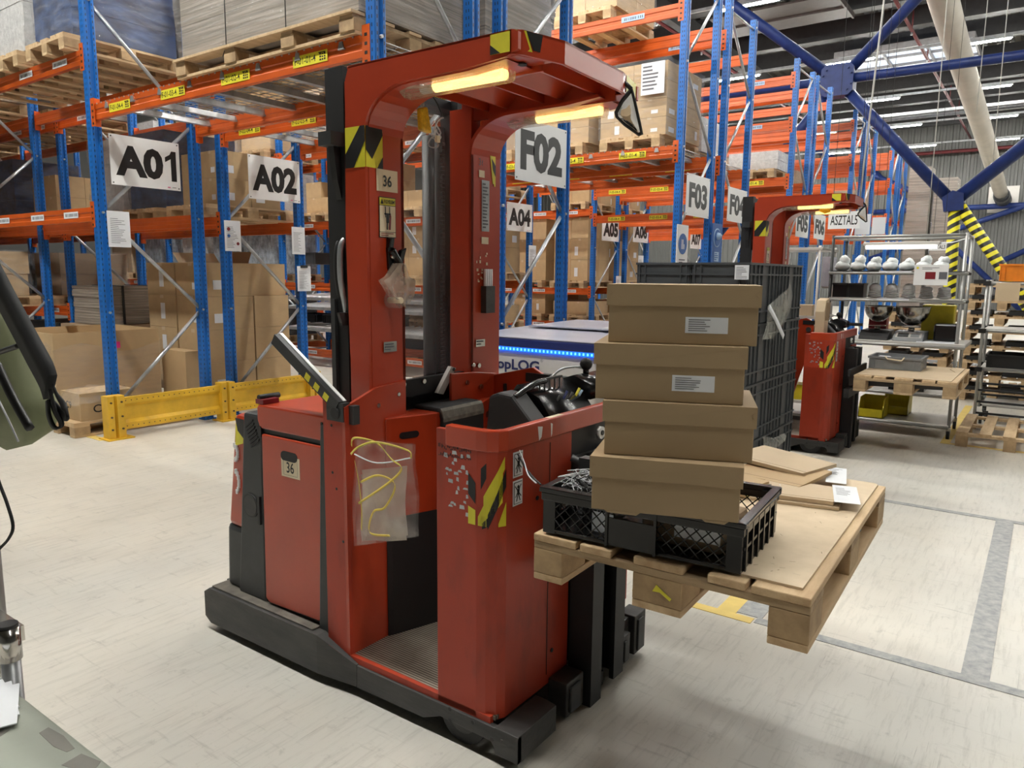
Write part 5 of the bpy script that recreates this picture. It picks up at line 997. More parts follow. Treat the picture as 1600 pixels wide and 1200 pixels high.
for x in (8.52, 9.16):
    for y in (.7, 1.92):
        c_ = MB().cyl((x, y-.014, .045), (x, y+.014, .045), .045, m_rub, 16).part('castor', ws); MB().box(x-.02, x+.02, y-.02, y+.02, .06, .12, m_chrome).part('castor_fork', c_)
ll = thing('batten_lamp', 'white batten lamp hanging above the workbench shelves', 'lamp', (8.8, 1.3, 1.9)); MB().box(8.78, 8.86, .95, 1.68, 1.95, 1.985, m_mwhite).part('lamp_housing', ll, bevel=.01); MB().prism([(8.77, 1.95), (8.79, 1.91), (8.85, 1.91), (8.87, 1.95)], 'y', .98, 1.65, emit('lamp_diffuser', (1, 1, .95), 1.1)).part('lamp_diffuser', ll, bevel=.006)
q = MB().curve([(8.85, .95, 1.97), (8.8, .85, 1.97), (8.8, .75, 2.0), (8.55, .68, 2.0)], .006, m_paper, 6); q.top('lamp_cord', 'white cord running from the batten lamp to the bench upright', 'cord')
rr = random.Random(6)
for k in range(7):
    y = 1.84-k*.155; h = rr.uniform(.11, .17); q = MB()
    q.sphere((8.64, y, 1.68+.045), .088, m_cloth, 12, 1.3, .88, .62); q.sphere((8.64+.01, y-.02, 1.68+h*.72), .05, m_cloth, 10, 1, 1.1, 1.0)
    for p in range(len(q.v)): v_ = q.v[p]; v_ += V((.01*math.sin(v_.y*90+k), 0, .008*math.sin(v_.y*70+v_.x*50))); v_.z = max(v_.z, 1.68)
    q.top('white_sack', 'pale knotted sack, %s from the left on the upper bench shelf' % ('first', 'second', 'third', 'fourth', 'fifth', 'sixth', 'seventh')[k], 'sack', 'pale sacks on the upper bench shelf')
for k in range(2):
    q = MB().box(8.55, 8.75, 1.76-k*.165, 1.9-k*.165, 1.4, 1.54, m_black).box(8.54, 8.76, 1.755-k*.165, 1.905-k*.165, 1.53, 1.55, m_dark); q.top('black_box', '%s of two black boxes on the middle bench shelf' % ('left', 'right')[k], 'box')
for k in range(5):
    y = 1.5-k*.16; q = MB()
    for i in range(6): q.sphere((8.65, y, 1.415+i*.016), .075-.003*i, m_foil, 12, 1, .95, .2)
    q.sphere((8.65, y, 1.5), .05, m_foil, 12, 1.1, 1.2, 1.1 if k < 3 else .5)
    q.top('silver_bundle', 'stack of film-wrapped silvery dishes, %s from the left on the middle bench shelf' % ('first', 'second', 'third', 'fourth', 'fifth')[k], 'dish stack', 'silvery wrapped dish stacks on the bench')
q = MB().box(8.44, 8.445, .82, 1.12, 1.54, 1.74, m_white).rect((8.438, 1.02, 1.6), (0, -1, 0), (0, 0, 1), .09, .07, m_redpipe).rect((8.438, .9, 1.6), (0, -1, 0), (0, 0, 1), .07, .07, m_ink).rect((8.438, 1.1, 1.7), (0, -1, 0), (0, 0, 1), .02, .02, m_yel)
lines(q, (8.438, 1.05, 1.69), (0, -1, 0), (0, 0, 1), .17, .03, 2, m_ink, 1, .3, 0); q.top('instruction_sheet', 'white instruction sheet with two photos hanging on the bench shelf front', 'notice')
for k, (y, r_) in enumerate(((1.46, .14), (1.135, .165))):
    s_ = thing('weighing_scale', ('black scale under the left steel bowl', 'grey scale with a display under the right steel bowl')[k], 'scale', (8.7, y, .965))
    MB().prism([(8.5, .966), (8.9, .966), (8.9, 1.06), (8.62, 1.06), (8.51, 1.0)], 'y', y-.14, y+.14, m_ltote if k else m_black).part('scale_body', s_, bevel=.006); MB().cyl((8.72, y, 1.06), (8.72, y, 1.1), .03, m_chrome, 10).cyl((8.72, y, 1.1), (8.72, y, 1.11), .09, m_chrome, 20).part('scale_plate', s_)
    if k: MB().add([(8.515, y+.12, 1.004), (8.515, y-.12, 1.004), (8.6, y-.12, 1.05), (8.6, y+.12, 1.05)], [(0, 1, 2, 3)], m_mwhite).add([(8.519, y+.1, 1.01), (8.519, y+.0, 1.01), (8.585, y+.0, 1.046), (8.585, y+.1, 1.046)], [(0, 1, 2, 3)], m_dark).add([(8.519, y-.02, 1.01), (8.519, y-.1, 1.01), (8.585, y-.1, 1.046), (8.585, y-.02, 1.046)], [(0, 1, 2, 3)], m_ltote).part('scale_display', s_)
    q = MB(); q.sphere((8.72, y, 1.31), r_, m_bowl, 24, 1, 1, 1.2 if k == 0 else 1.18, 'low'); q.tube([(8.72+r_*math.cos(a_), y+r_*math.sin(a_), 1.31) for a_ in [2*math.pi*i/24 for i in range(25)]], .006, m_chrome, 6)
    q.top('steel_bowl', ('left steel bowl on the black scale', 'right and larger steel bowl on the grey scale')[k], 'bowl')
MB().box(8.95, 9.15, .78, 1.08, .966, 1.33, m_ybin).top('yellow_box', 'tall yellow box at the back right of the bench top', 'box', bevel=.01)
MB().box(8.7, 8.92, .72, .93, .966, 1.15, m_blk).top('black_case', 'black glossy case at the right end of the bench top', 'case', bevel=.02)
MB().box(8.46, 8.75, .72, 1.05, .966, .972, m_paper).top('paper_sheets', 'white sheets lying at the right front of the bench top', 'papers')
MB().box(9.0, 9.15, 1.42, 1.6, .966, 1.3, m_redpipe).top('red_box', 'small red box at the back left of the bench top', 'box', bevel=.006)
def picktote(x0, x1, y0, y1, z0, z1, m, name, lb, cat, grp=None, handle=None):
    o = thing(name, lb, cat, ((x0+x1)/2, (y0+y1)/2, z0), grp); t = .01
    q = MB()
    for a_ in ((x0, x0+t, y0, y1), (x1-t, x1, y0, y1), (x0+t, x1-t, y0, y0+t), (x0+t, x1-t, y1-t, y1)): q.box(*a_, z0, z1, m)
    q.box(x0+t, x1-t, y0+t, y1-t, z0, z0+t, m); q.part('tote_body', o); e = .012
    q = MB()
    for a_ in ((x0-e, x0, y0-e, y1+e), (x1, x1+e, y0-e, y1+e), (x0, x1, y0-e, y0), (x0, x1, y1, y1+e)): q.box(*a_, z1-.02, z1, m)
    for yy in (y0, y0+.05, y1-.05, y1-.008): q.box(x0-e*.8, x0, yy, yy+.008, z0, z1, m)
    q.part('tote_rim', o)
    if handle: MB().tube([(x0-.015, (y0+y1)/2+.08, z0+.12), (x0-.03, (y0+y1)/2+.06, z0+.1), (x0-.03, (y0+y1)/2-.06, z0+.09), (x0-.015, (y0+y1)/2-.08, z0+.12)], .007, m_cream, 6).part('tote_handle', o)
    return o
for k, (x, y) in enumerate(((8.63, 1.42), (8.99, 1.24))):
    bn = thing('parts_bin', ('yellow open-front bin nearest on the lowest bench shelf', 'yellow open-front bin behind the first one on the lowest bench shelf')[k], 'bin', (x, y, .14))
    q = MB(); z0, z1 = .142, .35; hx, hy = .15, .12
    q.box(x-hx, x+hx, y-hy, y+hy, z0, z0+.008, m_ybin).box(x+hx-.008, x+hx, y-hy, y+hy, z0, z1, m_ybin)
    for yy in (y-hy, y+hy-.008): q.prism([(x-hx, z0), (x+hx, z0), (x+hx, z1), (x-hx*.5, z1), (x-hx, z0+.11)], 'y', yy, yy+.008, m_ybin)
    q.box(x-hx, x-hx+.008, y-hy, y+hy, z0, z0+.09, m_ybin); q.part('bin_body', bn)
for k, (y0, y1) in enumerate(((1.52, 1.9), (.95, 1.28))):
    o = picktote(8.55, 8.95, y0, y1, .455, .6, m_blk, 'black_tote', ('left', 'right')[k]+' black tote on the shelf under the bench', 'tote'); MB().box(8.534, 8.54, (y0+y1)/2-.05, (y0+y1)/2+.05, .5, .55, m_paper).part('tote_label', o, org=o.location)
# pallet carried by the second truck
p2 = local(thing('euro_pallet', 'distant wooden pallet with a card sheet on the forks of the far truck', 'pallet', (7.735, .955, .6))); pallet_parts(p2, seed=8)
q = MB(); q.prism([(7.16, .6), (8.3, .59), (8.3, 1.33), (7.18, 1.34)], 'z', .745, .751, m_card2); q.tube([(7.9, .64, .751), (8.1, .7, .753), (8.2, .69, .752)], .002, m_card3, 4); q.top('cardboard_sheet', 'pale cardboard sheet on the distant pallet', 'cardboard')
o = picktote(7.72, 8.12, .9, 1.34, .753, .87, m_ltote, 'parts_tote', 'light grey tote with a cream handle on the distant pallet', 'tote', handle=True)
MB().box(7.78, 7.9, 1.02, 1.14, .765, .85, m_redpipe).top('red_packet', 'red packet inside the light grey tote', 'packet', bevel=.01); MB().box(7.8, 7.95, 1.18, 1.3, .765, .86, m_paper).top('white_packet', 'white packet inside the light grey tote', 'packet', bevel=.02)
# hanging table signs
def tsign(t, X_, y0, y1, z0, z1, lb, frac=.74):
    o = thing('table_sign', lb, 'sign', (X_, (y0+y1)/2, z0)); MB().box(X_, X_+.006, y0, y1, z0, z1, m_white).part('sign_board', o)
    w_ = (y1-y0)*.86; MB().text(t, (X_-.001, y1-(y1-y0)*.07, z0+(z1-z0)*.22), (0, -1, 0), (0, 0, 1), w_, (z1-z0)*.56, m_black, .01).part('sign_lettering', o)
    q = MB()
    for yy in (y0+.04, y1-.04): q.cyl((X_+.003, yy, z1), (X_+.003, yy, 9.2), .003, m_dark, 4)
    q.part('hanging_wire', o)
tsign('ASZTAL5', 9.3, 1.83, 2.17, 2.165, 2.36, 'white hanging sign reading ASZTAL 5'); tsign('ASZTAL3', 11.2, 1.14, 1.34, 1.97, 2.06, 'small white sign reading ASZTAL 3 above the bench shelf')
for k, (y0, y1, z0, z1) in enumerate(((1.74, 1.9, 2.1, 2.33), (1.58, 1.72, 2.1, 2.29))):
    q = MB().box(9.42, 9.426, y0, y1, z0, z1, m_paper)
    for yy in (y0+.03, y1-.03): q.cyl((9.423, yy, z1), (9.423, yy, 9.2), .003, m_dark, 4)
    q.top('blank_board', ('left', 'right')[k]+' blank white board hanging behind the ASZTAL 5 sign', 'board')
# pipe shelf left of the bench
ps = thing('pipe_shelf', 'white tubular shelf trolley between the grey totes and the bench', 'shelf', (8.9, 2.25, 0))
for x in (8.6, 9.3):
    for y in (2.07, 2.6): MB().cyl((x, y, 0), (x, y, 1.95), .016, m_mwhite, 10).part('shelf_upright', ps)
for z in (.2, .62, 1.15, 1.9): MB().box(8.58, 9.32, 2.04, 2.62, z, z+.03, m_mwhite).part('shelf_board', ps, bevel=.003)
MB().box(8.64, 8.9, 2.12, 2.5, .653, .85, m_card).top('carton', 'carton on the middle board of the white shelf trolley', 'carton'); MB().box(8.64, 8.9, 2.12, 2.5, .233, .4, m_ybin).top('yellow_box', 'yellow box on the lowest board of the white shelf trolley', 'box')
q = MB().box(8.64, 8.95, 2.12, 2.45, 1.183, 1.3, m_card2); q.top('carton', 'low carton on the upper board of the white shelf trolley', 'carton')
o = thing('clear_tote', 'clear plastic tote beside the white shelf trolley', 'tote', (8.75, 2.05, 1.5)); 
q = tote_mesh(.3, .08, .32, film('clear_tote_plastic', (.6, .6, .68), .55, .2, None, .1, 4)); q.v = [p+V((8.72, 1.99, 1.51)) for p in q.v]; q.part('tote_body', o); MB().box(8.6, 8.85, 1.95, 2.03, 1.49, 1.51, m_mwhite).part('bracket_shelf', o)
# right hand cart
ct = thing('pipe_rack_cart', 'tubular shelf cart on castors at the right edge carrying an orange tote', 'cart', (10, 0, 0))
for x in (9.7, 10.35):
    for y in (.56, -.75): MB().cyl((x, y, .1), (x, y, 1.6), .017, m_tube, 10).part('cart_upright', ct)
for z in (1.56, 1.04, .61):
    for x in (9.7, 9.78, 10.0, 10.35): MB().cyl((x, .6, z), (x, -.8, z), .016, m_tube, 10).part('shelf_rail', ct)
    MB().box(9.74, 10.33, -.75, .55, z+.015, z+.022, m_mwhite).part('shelf_board', ct)
    q = MB()
    for x in (9.7, 10.35): q.box(x-.025, x+.025, .53, .6, z-.025, z+.025, m_black)
    q.part('pipe_joints', ct)
for z in (.38, .25, .12): MB().cyl((9.7, .56, z), (9.7, -.75, z), .013, m_black, 8).cyl((10.35, .56, z), (10.35, -.75, z), .013, m_black, 8).part('lower_rails', ct)
MB().box(9.72, 10.33, -.7, .5, .2, .215, m_mwhite).part('lower_shelf', ct)
for x, y in ((9.72, .5), (9.9, .46), (9.72, -.6), (10.3, .5)): c_ = MB().cyl((x, y-.014, .05), (x, y+.014, .05), .05, m_rub, 16).part('castor', ct); MB().box(x-.018, x+.018, y-.02, y+.02, .06, .12, m_dark).part('castor_fork', c_)
picktote(9.72, 10.3, -.35, .46, 1.585, 1.77, m_otote, 'orange_tote', 'bright orange tote on top of the right hand cart', 'tote'); picktote(9.75, 10.25, -.4, .5, .635, .78, m_black, 'black_tote', 'long black tote on the lower shelf of the right hand cart', 'tote')
MB().box(9.678, 9.683, .26, .48, 1.37, 1.57, m_card2).top('cardboard_tag', 'plain cardboard tag hanging under the top shelf of the right hand cart', 'tag')
# bare pallet and pallet stacks
bp = thing('slatted_pallet', 'bare pale wooden slatted pallet lying on the floor at the right edge', 'pallet', (8.83, .22, 0))
for k in range(5): MB().box(8.22, 9.42, .58-k*.19-.1+.03, .58-k*.19+.03, .13, .145, m_wood).part('top_board', bp, bevel=.002)
for x in (8.27, 8.82, 9.37):
    MB().box(x-.045, x+.045, -.25, .61, .105, .13, m_wood).part('stringer_board', bp)
    for y in (.56, .17, -.2): MB().box(x-.045, x+.045, y-.05, y+.05, 0, .105, m_wend).part('block', bp)
def far_pallet_mesh():
    q = MB()
    for y, w_ in ((-.3275, .145), (-.19, .1), (0, .145), (.19, .1), (.3275, .145)): q.box(-.6, .6, y-w_/2, y+w_/2, .122, .144, m_wood)
    for x in (-.5275, 0, .5275):
        q.box(x-.0725, x+.0725, -.4, .4, .1, .122, m_wood)
        for y in (-.35, 0, .35): q.box(x-.0725, x+.0725, y-.055, y+.055, .022, .1, m_wend)
    for y in (-.35, 0, .35): q.box(-.6, .6, y-.05, y+.05, 0, .022, m_wood)
    return q.mesh('euro_pallet')
FPM = far_pallet_mesh()
def pal(x, y, z, lb, grp=None, rz=0):
    o = bpy.data.objects.new('euro_pallet', FPM); C.objects.link(o); o.location = (x, y, z+.003); o.rotation_euler[2] = rz; o['label'] = lb; o['category'] = 'pallet'
    if grp: o['group'] = grp
    return o
for s, (x, y) in enumerate(((12.1, .5), (12.1, -.42), (12.2, 1.45))):
    for k in range(8 if s < 2 else 6):
        pal(x, y+R_.uniform(-.02, .02), k*.2, 'wooden pallet of the %s pallet stack behind the right hand cart' % ('middle', 'rightmost', 'leftmost')[s], 'pallets of the %s stack behind the cart' % ('middle', 'right', 'left')[s])
        for yy in (-.22, .2): MB().box(x-.62, x-.1, y+yy-.12, y+yy+.12, k*.2+.149, k*.2+.199, m_black).top('black_tray', 'flat black tray between the pallets of the %s stack behind the cart' % ('middle', 'rightmost', 'leftmost')[s], 'tray', 'black trays between the pallets of the %s stack' % ('middle', 'right', 'left')[s])
# ================= left foreground =================
dk = thing('bench_table', 'grey green bench top with worn edge patches in the near left corner', 'table', (.2, .9, 0))
q = MB().box(-.5, .55, .3, 1.72, .72, .75, m_desk); q.part('bench_top', dk, bevel=.004)
q = MB(); q.prism([(.517, 1.445), (.535, 1.45), (.54, 1.4), (.535, 1.345), (.522, 1.345), (.515, 1.38)], 'z', .7502, .7507, m_deskwear).prism([(.5, 1.315), (.535, 1.32), (.545, 1.27), (.52, 1.25)], 'z', .7502, .7507, m_deskwear).prism([(.46, 1.52), (.475, 1.53), (.49, 1.5), (.47, 1.49)], 'z', .7502, .7507, m_deskwear); q.part('worn_patches', dk)
for x, y in ((-.42, .4), (.47, .4), (-.42, 1.62), (.47, 1.62)): MB().box(x-.025, x+.025, y-.025, y+.025, 0, .72, m_galv).part('leg', dk)
for k in range(3):
    q = MB(); q.X = Matrix.Translation((.42, 1.64-.012*k, .751+k*.003)) @ Matrix.Rotation(-.12*k-.15, 4, 'Z'); q.box(-.14, .12, -.06-.01*k, .08, 0, .0025, m_paper); q.top('paper_sheet', '%s white paper sheet of the pile on the near left bench' % ('lowest', 'middle', 'uppermost')[k], 'paper')
po = thing('tube_stand', 'short metal clamp post with a black cap standing behind the near left bench', 'post', (.6, 1.76, 0))
MB().cyl((.59, 1.765, 0), (.59, 1.765, .825), .019, m_galv, 16).part('short_tube', po); MB().cyl((.59, 1.765, .76), (.59, 1.765, .835), .023, m_chrome, 16).cyl((.59, 1.765, .835), (.59, 1.765, .842), .02, m_black, 16).part('tube_cap', po)
MB().cyl((.66, 2.06, 0), (.66, 2.06, 1.9), .028, m_alu, 18).cyl((.66, 2.06, .55), (.66, 2.06, .71), .033, m_chrome, 18).part('tall_tube', po); MB().box(.6, .63, 1.79, 2.03, .78, .815, m_chrome).cyl((.572, 1.83, .797), (.58, 1.83, .797), .01, m_black, 8).part('clamp', po); MB().box(.57, .9, 1.74, 2.1, 0, .01, m_galv).part('stand_foot', po); MB().cyl((.66, 2.06, 1.88), (.6, 1.78, 1.88), .014, m_alu, 10).part('hook_arm', po)
bg = thing('cloth_bag', 'olive green bag with black straps hanging at the left edge of the picture', 'bag', (.6, 1.7, 1.23))
def BG(x, y, z): return V((x, y*x/.6, 1.6-(1.6-z)*x/.6))   # bag outline measured at one depth, kept true at its own depth
prof = [(1.56, 1.685, .02), (1.5, 1.615, .04), (1.46, 1.58, .05), (1.41, 1.555, .055), (1.36, 1.515, .06), (1.33, 1.5, .055), (1.3, 1.525, .045), (1.265, 1.6, .03), (1.24, 1.7, .01)]
q = MB(); rows = []
for z, y, hx in prof: rows.append([BG(.62, y+.19+.19*math.sin(a_)*-1*(1+.02*math.sin(a_*7)), z+.006*math.sin(a_*3+z*30))+V((hx*math.cos(a_)*(1+.15*math.sin(a_*5+z*40)), 0, 0)) for a_ in [2*math.pi*i/28 for i in range(29)]])
sheetsurf(q, rows, m_green); q.add(rows[-1][:-1], [tuple(range(28))], m_green); q.add(rows[0][:-1], [tuple(range(28))], m_green); q.part('bag_body', bg)
zp = lambda L_: [BG(.545, *p) for p in L_]
q = MB().curve(zp([(1.71, 1.435), (1.66, 1.445), (1.61, 1.455)]), .005, m_black, 6).curve(zp([(1.72, 1.41), (1.66, 1.35), (1.59, 1.295)]), .008, m_black, 6).curve(zp([(1.78, 1.38), (1.7, 1.31), (1.65, 1.26)]), .002, m_paper, 6); q.part('bag_zips', bg)
q = MB().ribbon(zp([(1.9, 1.9), (1.82, 1.78), (1.72, 1.62), (1.66, 1.555), (1.6, 1.5), (1.545, 1.45), (1.5, 1.41), (1.485, 1.385)]), (.01, .05, -.045), .014, m_strap); q.part('shoulder_strap', bg, 'wide black shoulder strap')
q = MB().ribbon(zp([(1.475, 1.39), (1.45, 1.365), (1.425, 1.35), (1.44, 1.34), (1.47, 1.35)]), (.005, .018, .02), .004, m_strap).ribbon(zp([(1.49, 1.38), (1.475, 1.345), (1.45, 1.32), (1.48, 1.31), (1.5, 1.33), (1.5, 1.36)]), (.01, .035, -.008), .004, m_strap); q.part('strap_end', bg, 'dangling black strap end')
MB().curve([BG(.55, *p) for p in ((1.8, 1.3), (1.78, 1.18), (1.735, 1.115), (1.715, 1.07), (1.745, 1.035), (1.8, 1.0))], .003, m_strap, 6).part('cord', bg)
# ================= loads in the racks =================
def carton_mesh(m, tape=True, lab=True):
    q = MB().box(-.5, .5, -.5, .5, 0, 1, m); 
    if tape: q.box(-.502, .502, -.06, .06, .9, 1.003, m_card2 if m != m_card2 else m_card)
    if lab is True: q.box(-.504, -.5, -.1, .05, .25, .75, m_paper).box(.2, .33, -.504, -.5, .3, .8, m_paper)
    elif lab: q.box(-.504, -.5, -.1+lab*.3, .1+lab*.3, .2, .2+.3+lab*.2, m_paper).box(-.2+lab*.3, .1+lab*.3, -.504, -.5, .2, .48, m_paper)
    return q.mesh('carton')
CM = [carton_mesh(m_card), carton_mesh(m_card2, True, False), carton_mesh(m_card3, True, False), carton_mesh(m_card, True, False), carton_mesh(m_card, True, .6), carton_mesh(m_card, True, -.5)]
def carton(x, y, z, sx, sy, sz, lb, grp=None, k=0, rz=0):
    o = bpy.data.objects.new('carton', CM[k if k else R_.choice((0, 3, 3, 4, 5))]); C.objects.link(o); o.location = (x, y, z); o.scale = (sx, sy, sz); o.rotation_euler[2] = rz; o['label'] = lb; o['category'] = 'carton'
    if grp: o['group'] = grp
    return o
def stack(x, y, z, nx, ny, nz, sx, sy, sz, where, k=0, miss=0, rnd=None):
    """a pallet with cartons, each one an object"""
    r = random.Random(int(x*31+y*17+z*7)); pal(x, y, z, 'pallet '+where, None, math.pi/2 if ny*sy > 1 and nx*sx < 1 else 0)
    for c_ in range(nz):
        for a_ in range(nx):
            for b_ in range(ny):
                if c_ == nz-1 and r.random() < miss: continue
                carton(x+(a_-(nx-1)/2)*sx, y+(b_-(ny-1)/2)*sy, z+.149+c_*sz, sx*.985, sy*.985, sz*.99, 'carton '+where, 'cartons '+where, k)
WG = 0
def wrapped(x, y, z, sx, sy, h, m, lb, film_=m_wrap, rz=0, palm=True, where=None):
    """goods block on a pallet under stretch film"""
    if palm: pal(x, y, z, 'pallet under the '+lb, None, rz)
    o = thing('wrapped_load', lb, 'wrapped goods', (x, y, z+.145)); q = MB(); r = random.Random(int(x*100+y*10)); z0 = z+.15
    n_ = max(2, int(h/.24))
    for k in range(n_): e = r.uniform(-.012, .008); q.box(x-sx/2-e, x+sx/2+e, y-sy/2-e, y+sy/2+e, z0+k*h/n_+.002, z0+(k+1)*h/n_, m)
    q.part('goods', o)
    q = MB(); N = 7; rows = []
    for k in range(6):
        t = k/5; ring = []
        for (ax, ay, bx, by) in ((-1, -1, 1, -1), (1, -1, 1, 1), (1, 1, -1, 1), (-1, 1, -1, -1)):
            for j in range(N): u = j/N; e = .02+.012*math.sin(k*2.1+j*1.3+x); ring.append((x+(sx/2+e)*(ax+(bx-ax)*u), y+(sy/2+e)*(ay+(by-ay)*u), z+.149+(h+.02)*t))
        ring.append(ring[0]); rows.append(ring)
    sheetsurf(q, rows, film_); q.part('stretch_film', o)
    return o
# row 1 bridge (F-01): two pallets of banded stacked sheets
lp_ = thing('long_pallet', 'long wooden pallet under the grey sheets above the F-01 labels', 'pallet', (4.035, 4.78, 3.12))
for x in (3.5, 3.77, 4.035, 4.3, 4.57): MB().box(x-.06, x+.06, 3.76, 5.83, 3.245, 3.265, m_wood).part('top_board', lp_, bevel=.002)
for y in (3.83, 4.43, 5.1, 5.76):
    MB().box(3.46, 4.61, y-.06, y+.06, 3.222, 3.245, m_wood2).part('stringer_board', lp_)
    for x in (3.52, 4.035, 4.55): MB().box(x-.06, x+.06, y-.07, y+.07, 3.142, 3.222, m_wend).part('block', lp_, bevel=.003)
for x in (3.52, 4.035, 4.55): MB().box(x-.05, x+.05, 3.76, 5.83, 3.122, 3.142, m_wood).part('bottom_board', lp_)
wrapped(4.035, 4.79, 3.125, 1.06, 2.06, 1.0, m_wrapgrey, 'long block of grey stacked sheets in film above the F-01 labels', m_wrapb, 0, False)
q = MB().box(3.47, 4.6, 4.3, 4.31, 3.13, 4.3, m_black) if False else MB().tube([(3.47, 4.45, 4.25), (3.47, 4.45, 3.27), (3.47, 4.5, 3.2)], .004, m_black, 5).tube([(3.47, 5.15, 4.25), (3.47, 5.15, 3.27), (3.47, 5.2, 3.2)], .004, m_black, 5); q.top('binding_cord', 'thin dark cords binding the long block of grey sheets', 'cord')
wrapped(5.35, 4.25, 3.12, .95, .9, 1.1, m_wrapgrey, 'grey wrapped block behind the tall blue upright left of the truck roof', m_wrapb)
# upper left: blue bagged goods on the A01 rack
wrapped(4.0, 7.95, 3.62, 1.0, .76, 1.2, m_bluewrap, 'dark blue wrapped goods on the high left shelf nearest sign A01'); wrapped(4.0, 8.95, 3.62, 1.05, .85, 1.2, m_foil, 'pale film wrapped goods at the upper left edge')
wrapped(4.0, 9.95, 3.62, 1.05, .85, 1.2, m_card3, 'brown wrapped goods third along the high A01 shelf'); wrapped(5.4, 7.9, 3.62, 1.0, .76, 1.2, m_black, 'black wrapped pallet load behind the blue goods')
wrapped(5.4, 8.9, 3.62, 1.0, .8, 1.2, m_card3, 'brown wrapped load high behind the pale film load')
for k, y in enumerate((6.9, 6.9, 6.9, 6.9)): carton(4.95, 6.7, 3.27+k*.3, .45, .4, .29, 'carton with arrows, number %s from the bottom of the column beside the dark load' % ('one', 'two', 'three', 'four')[k], 'column of cartons on the F02 bridge', 0)
for k, y in enumerate((11.65, 12.6, 13.55, 15.4, 16.4, 19.2)):
    wrapped(4.0, y, 3.62, 1.05, .85, 1.0, (m_card3, m_wrapgrey)[k % 2], 'wrapped load number %s deep on the high A01 shelf' % ('four', 'five', 'six', 'seven', 'eight', 'nine')[k])
    wrapped(5.4, y, 3.62, 1.0, .85, 1.0, (m_wrapgrey, m_card3)[k % 2], 'wrapped load number %s deep on the high A02 shelf' % ('four', 'five', 'six', 'seven', 'eight', 'nine')[k])
nn = ('one', 'two', 'three', 'four', 'five', 'six', 'seven', 'eight')
for k, y in enumerate((8.0, 9.0, 10.0, 12.0, 13.2, 16.2)):
    if k in (0, 3): stack(5.38, y, 2.2, 2, 2, 2, .4, .38, .3, 'on the middle A02 shelf, place %s from the front' % nn[k], k % 4)
    else: wrapped(5.38, y, 2.2, .95, .8, .9, (m_card, m_bluewrap, m_foil)[k % 3], 'wrapped goods on the middle A02 shelf, place %s from the front' % nn[k])
for k, y in enumerate((12.9, 15.6, 17)): wrapped(4.02, y, 2.2, .95, .8, .75, (m_foil, m_card, m_card3)[k % 3], 'wrapped goods on the middle A01 shelf, place %s from the front' % nn[k])
for k, y in enumerate((11.9, 12.9, 13.9, 15.6, 17.2)): wrapped(4.02, y, 1.1, .95, .8, .6, (m_card, m_black, m_foil)[k % 3], 'wrapped goods on the low A01 shelf, place %s from the front' % nn[k]); wrapped(5.38, y, 1.1, .95, .8, .6, (m_card3, m_bottles, m_card)[k % 3], 'wrapped goods on the low A02 shelf, place %s from the front' % nn[k])
# floor level loads of A01 / A02
pal(4.0, 8.92, 0, 'pallet under the large open carton in the A01 bay', None, math.pi/2)
bx = thing('octabin_carton', 'large open brown carton wrapped in film on the floor behind the left blue post', 'carton', (4.0, 8.75, .145))
q = MB(); t = .012; x0, x1, y0, y1, z0, z1 = 3.42, 4.55, 8.32, 9.4, .149, .95
for a_ in ((x0, x0+t, y0, y1), (x1-t, x1, y0, y1), (x0+t, x1-t, y0, y0+t), (x0+t, x1-t, y1-t, y1)): q.box(*a_, z0, z1, m_card)
q.box(x0+t, x1-t, y0+t, y1-t, z0, z0+.4, m_card2); q.part('carton_walls', bx)
q = MB(); rows = [[(x0-.02+.01*math.sin(k+j), y0-.02+(y1-y0+.04)*j/8, .16+(.66+.05*math.sin(j*1.2))*k/5) for j in range(9)] for k in range(6)]; sheetsurf(q, rows, m_wrap)
rows = [[(x0-.02+(x1-x0+.04)*j/8, y0-.02+.012*math.sin(k*2+j), .16+(.62+.06*math.sin(j*.9))*k/5) for j in range(9)] for k in range(6)]; sheetsurf(q, rows, m_wrap); q.part('stretch_film', bx)
MB().box(4.0, 4.09, 8.285, 8.29, .76, .83, m_pink).part('pink_label', bx)
pal(3.8, 7.87, 0, 'pallet whose corner sticks out left of the yellow guard rail'); 
c9 = thing('carton', 'low brown carton marked C9 behind the yellow guard post', 'carton', (3.55, 7.62, .145)); MB().box(3.28, 3.8, 7.5, 7.9, .15, .42, m_card).part('carton_body', c9); MB().text('C9', (3.4, 7.498, .22), (1, 0, 0), (0, 0, 1), .14, .08, m_black, .01).text('C9', (3.279, 7.8, .26), (0, -1, 0), (0, 0, 1), .12, .07, m_black, .01).part('carton_lettering', c9)
q = MB(); rr = random.Random(3); rows = [[(3.22+.075*j, 7.46+.09*i, .425+rr.uniform(0, .045) if 0 < i < 5 and 0 < j < 8 else .33+rr.uniform(-.03, .03)) for j in range(9)] for i in range(6)]; sheetsurf(q, rows, m_bag); q.top('crumpled_film', 'crumpled clear film lying over the C9 carton', 'plastic film')
MB().box(4.62, 4.8, 7.9, 8.4, .0, .7, m_card).top('carton', 'narrow carton between the big wrapped carton and the carton stack', 'carton')
pal(5.4, 8.35, 0, 'pallet under the tall carton stack behind the A02 post', None, math.pi/2)
for c_ in range(4):
    for j, (x, y, sx, sy) in enumerate(((5.22, 8.2, .62, .62), (5.22, 8.85, .62, .62), (5.8, 8.2, .5, .62))):
        if j == 2 and c_ == 3: y = 8.25
        carton(x, y, .15+c_*.39, sx, sy, .387, 'tall brown carton in the %s layer of the stack behind the A02 post' % ('bottom', 'second', 'third', 'top')[c_], 'brown cartons stacked behind the A02 post', 0 if j < 2 else 3)
q = MB(); 
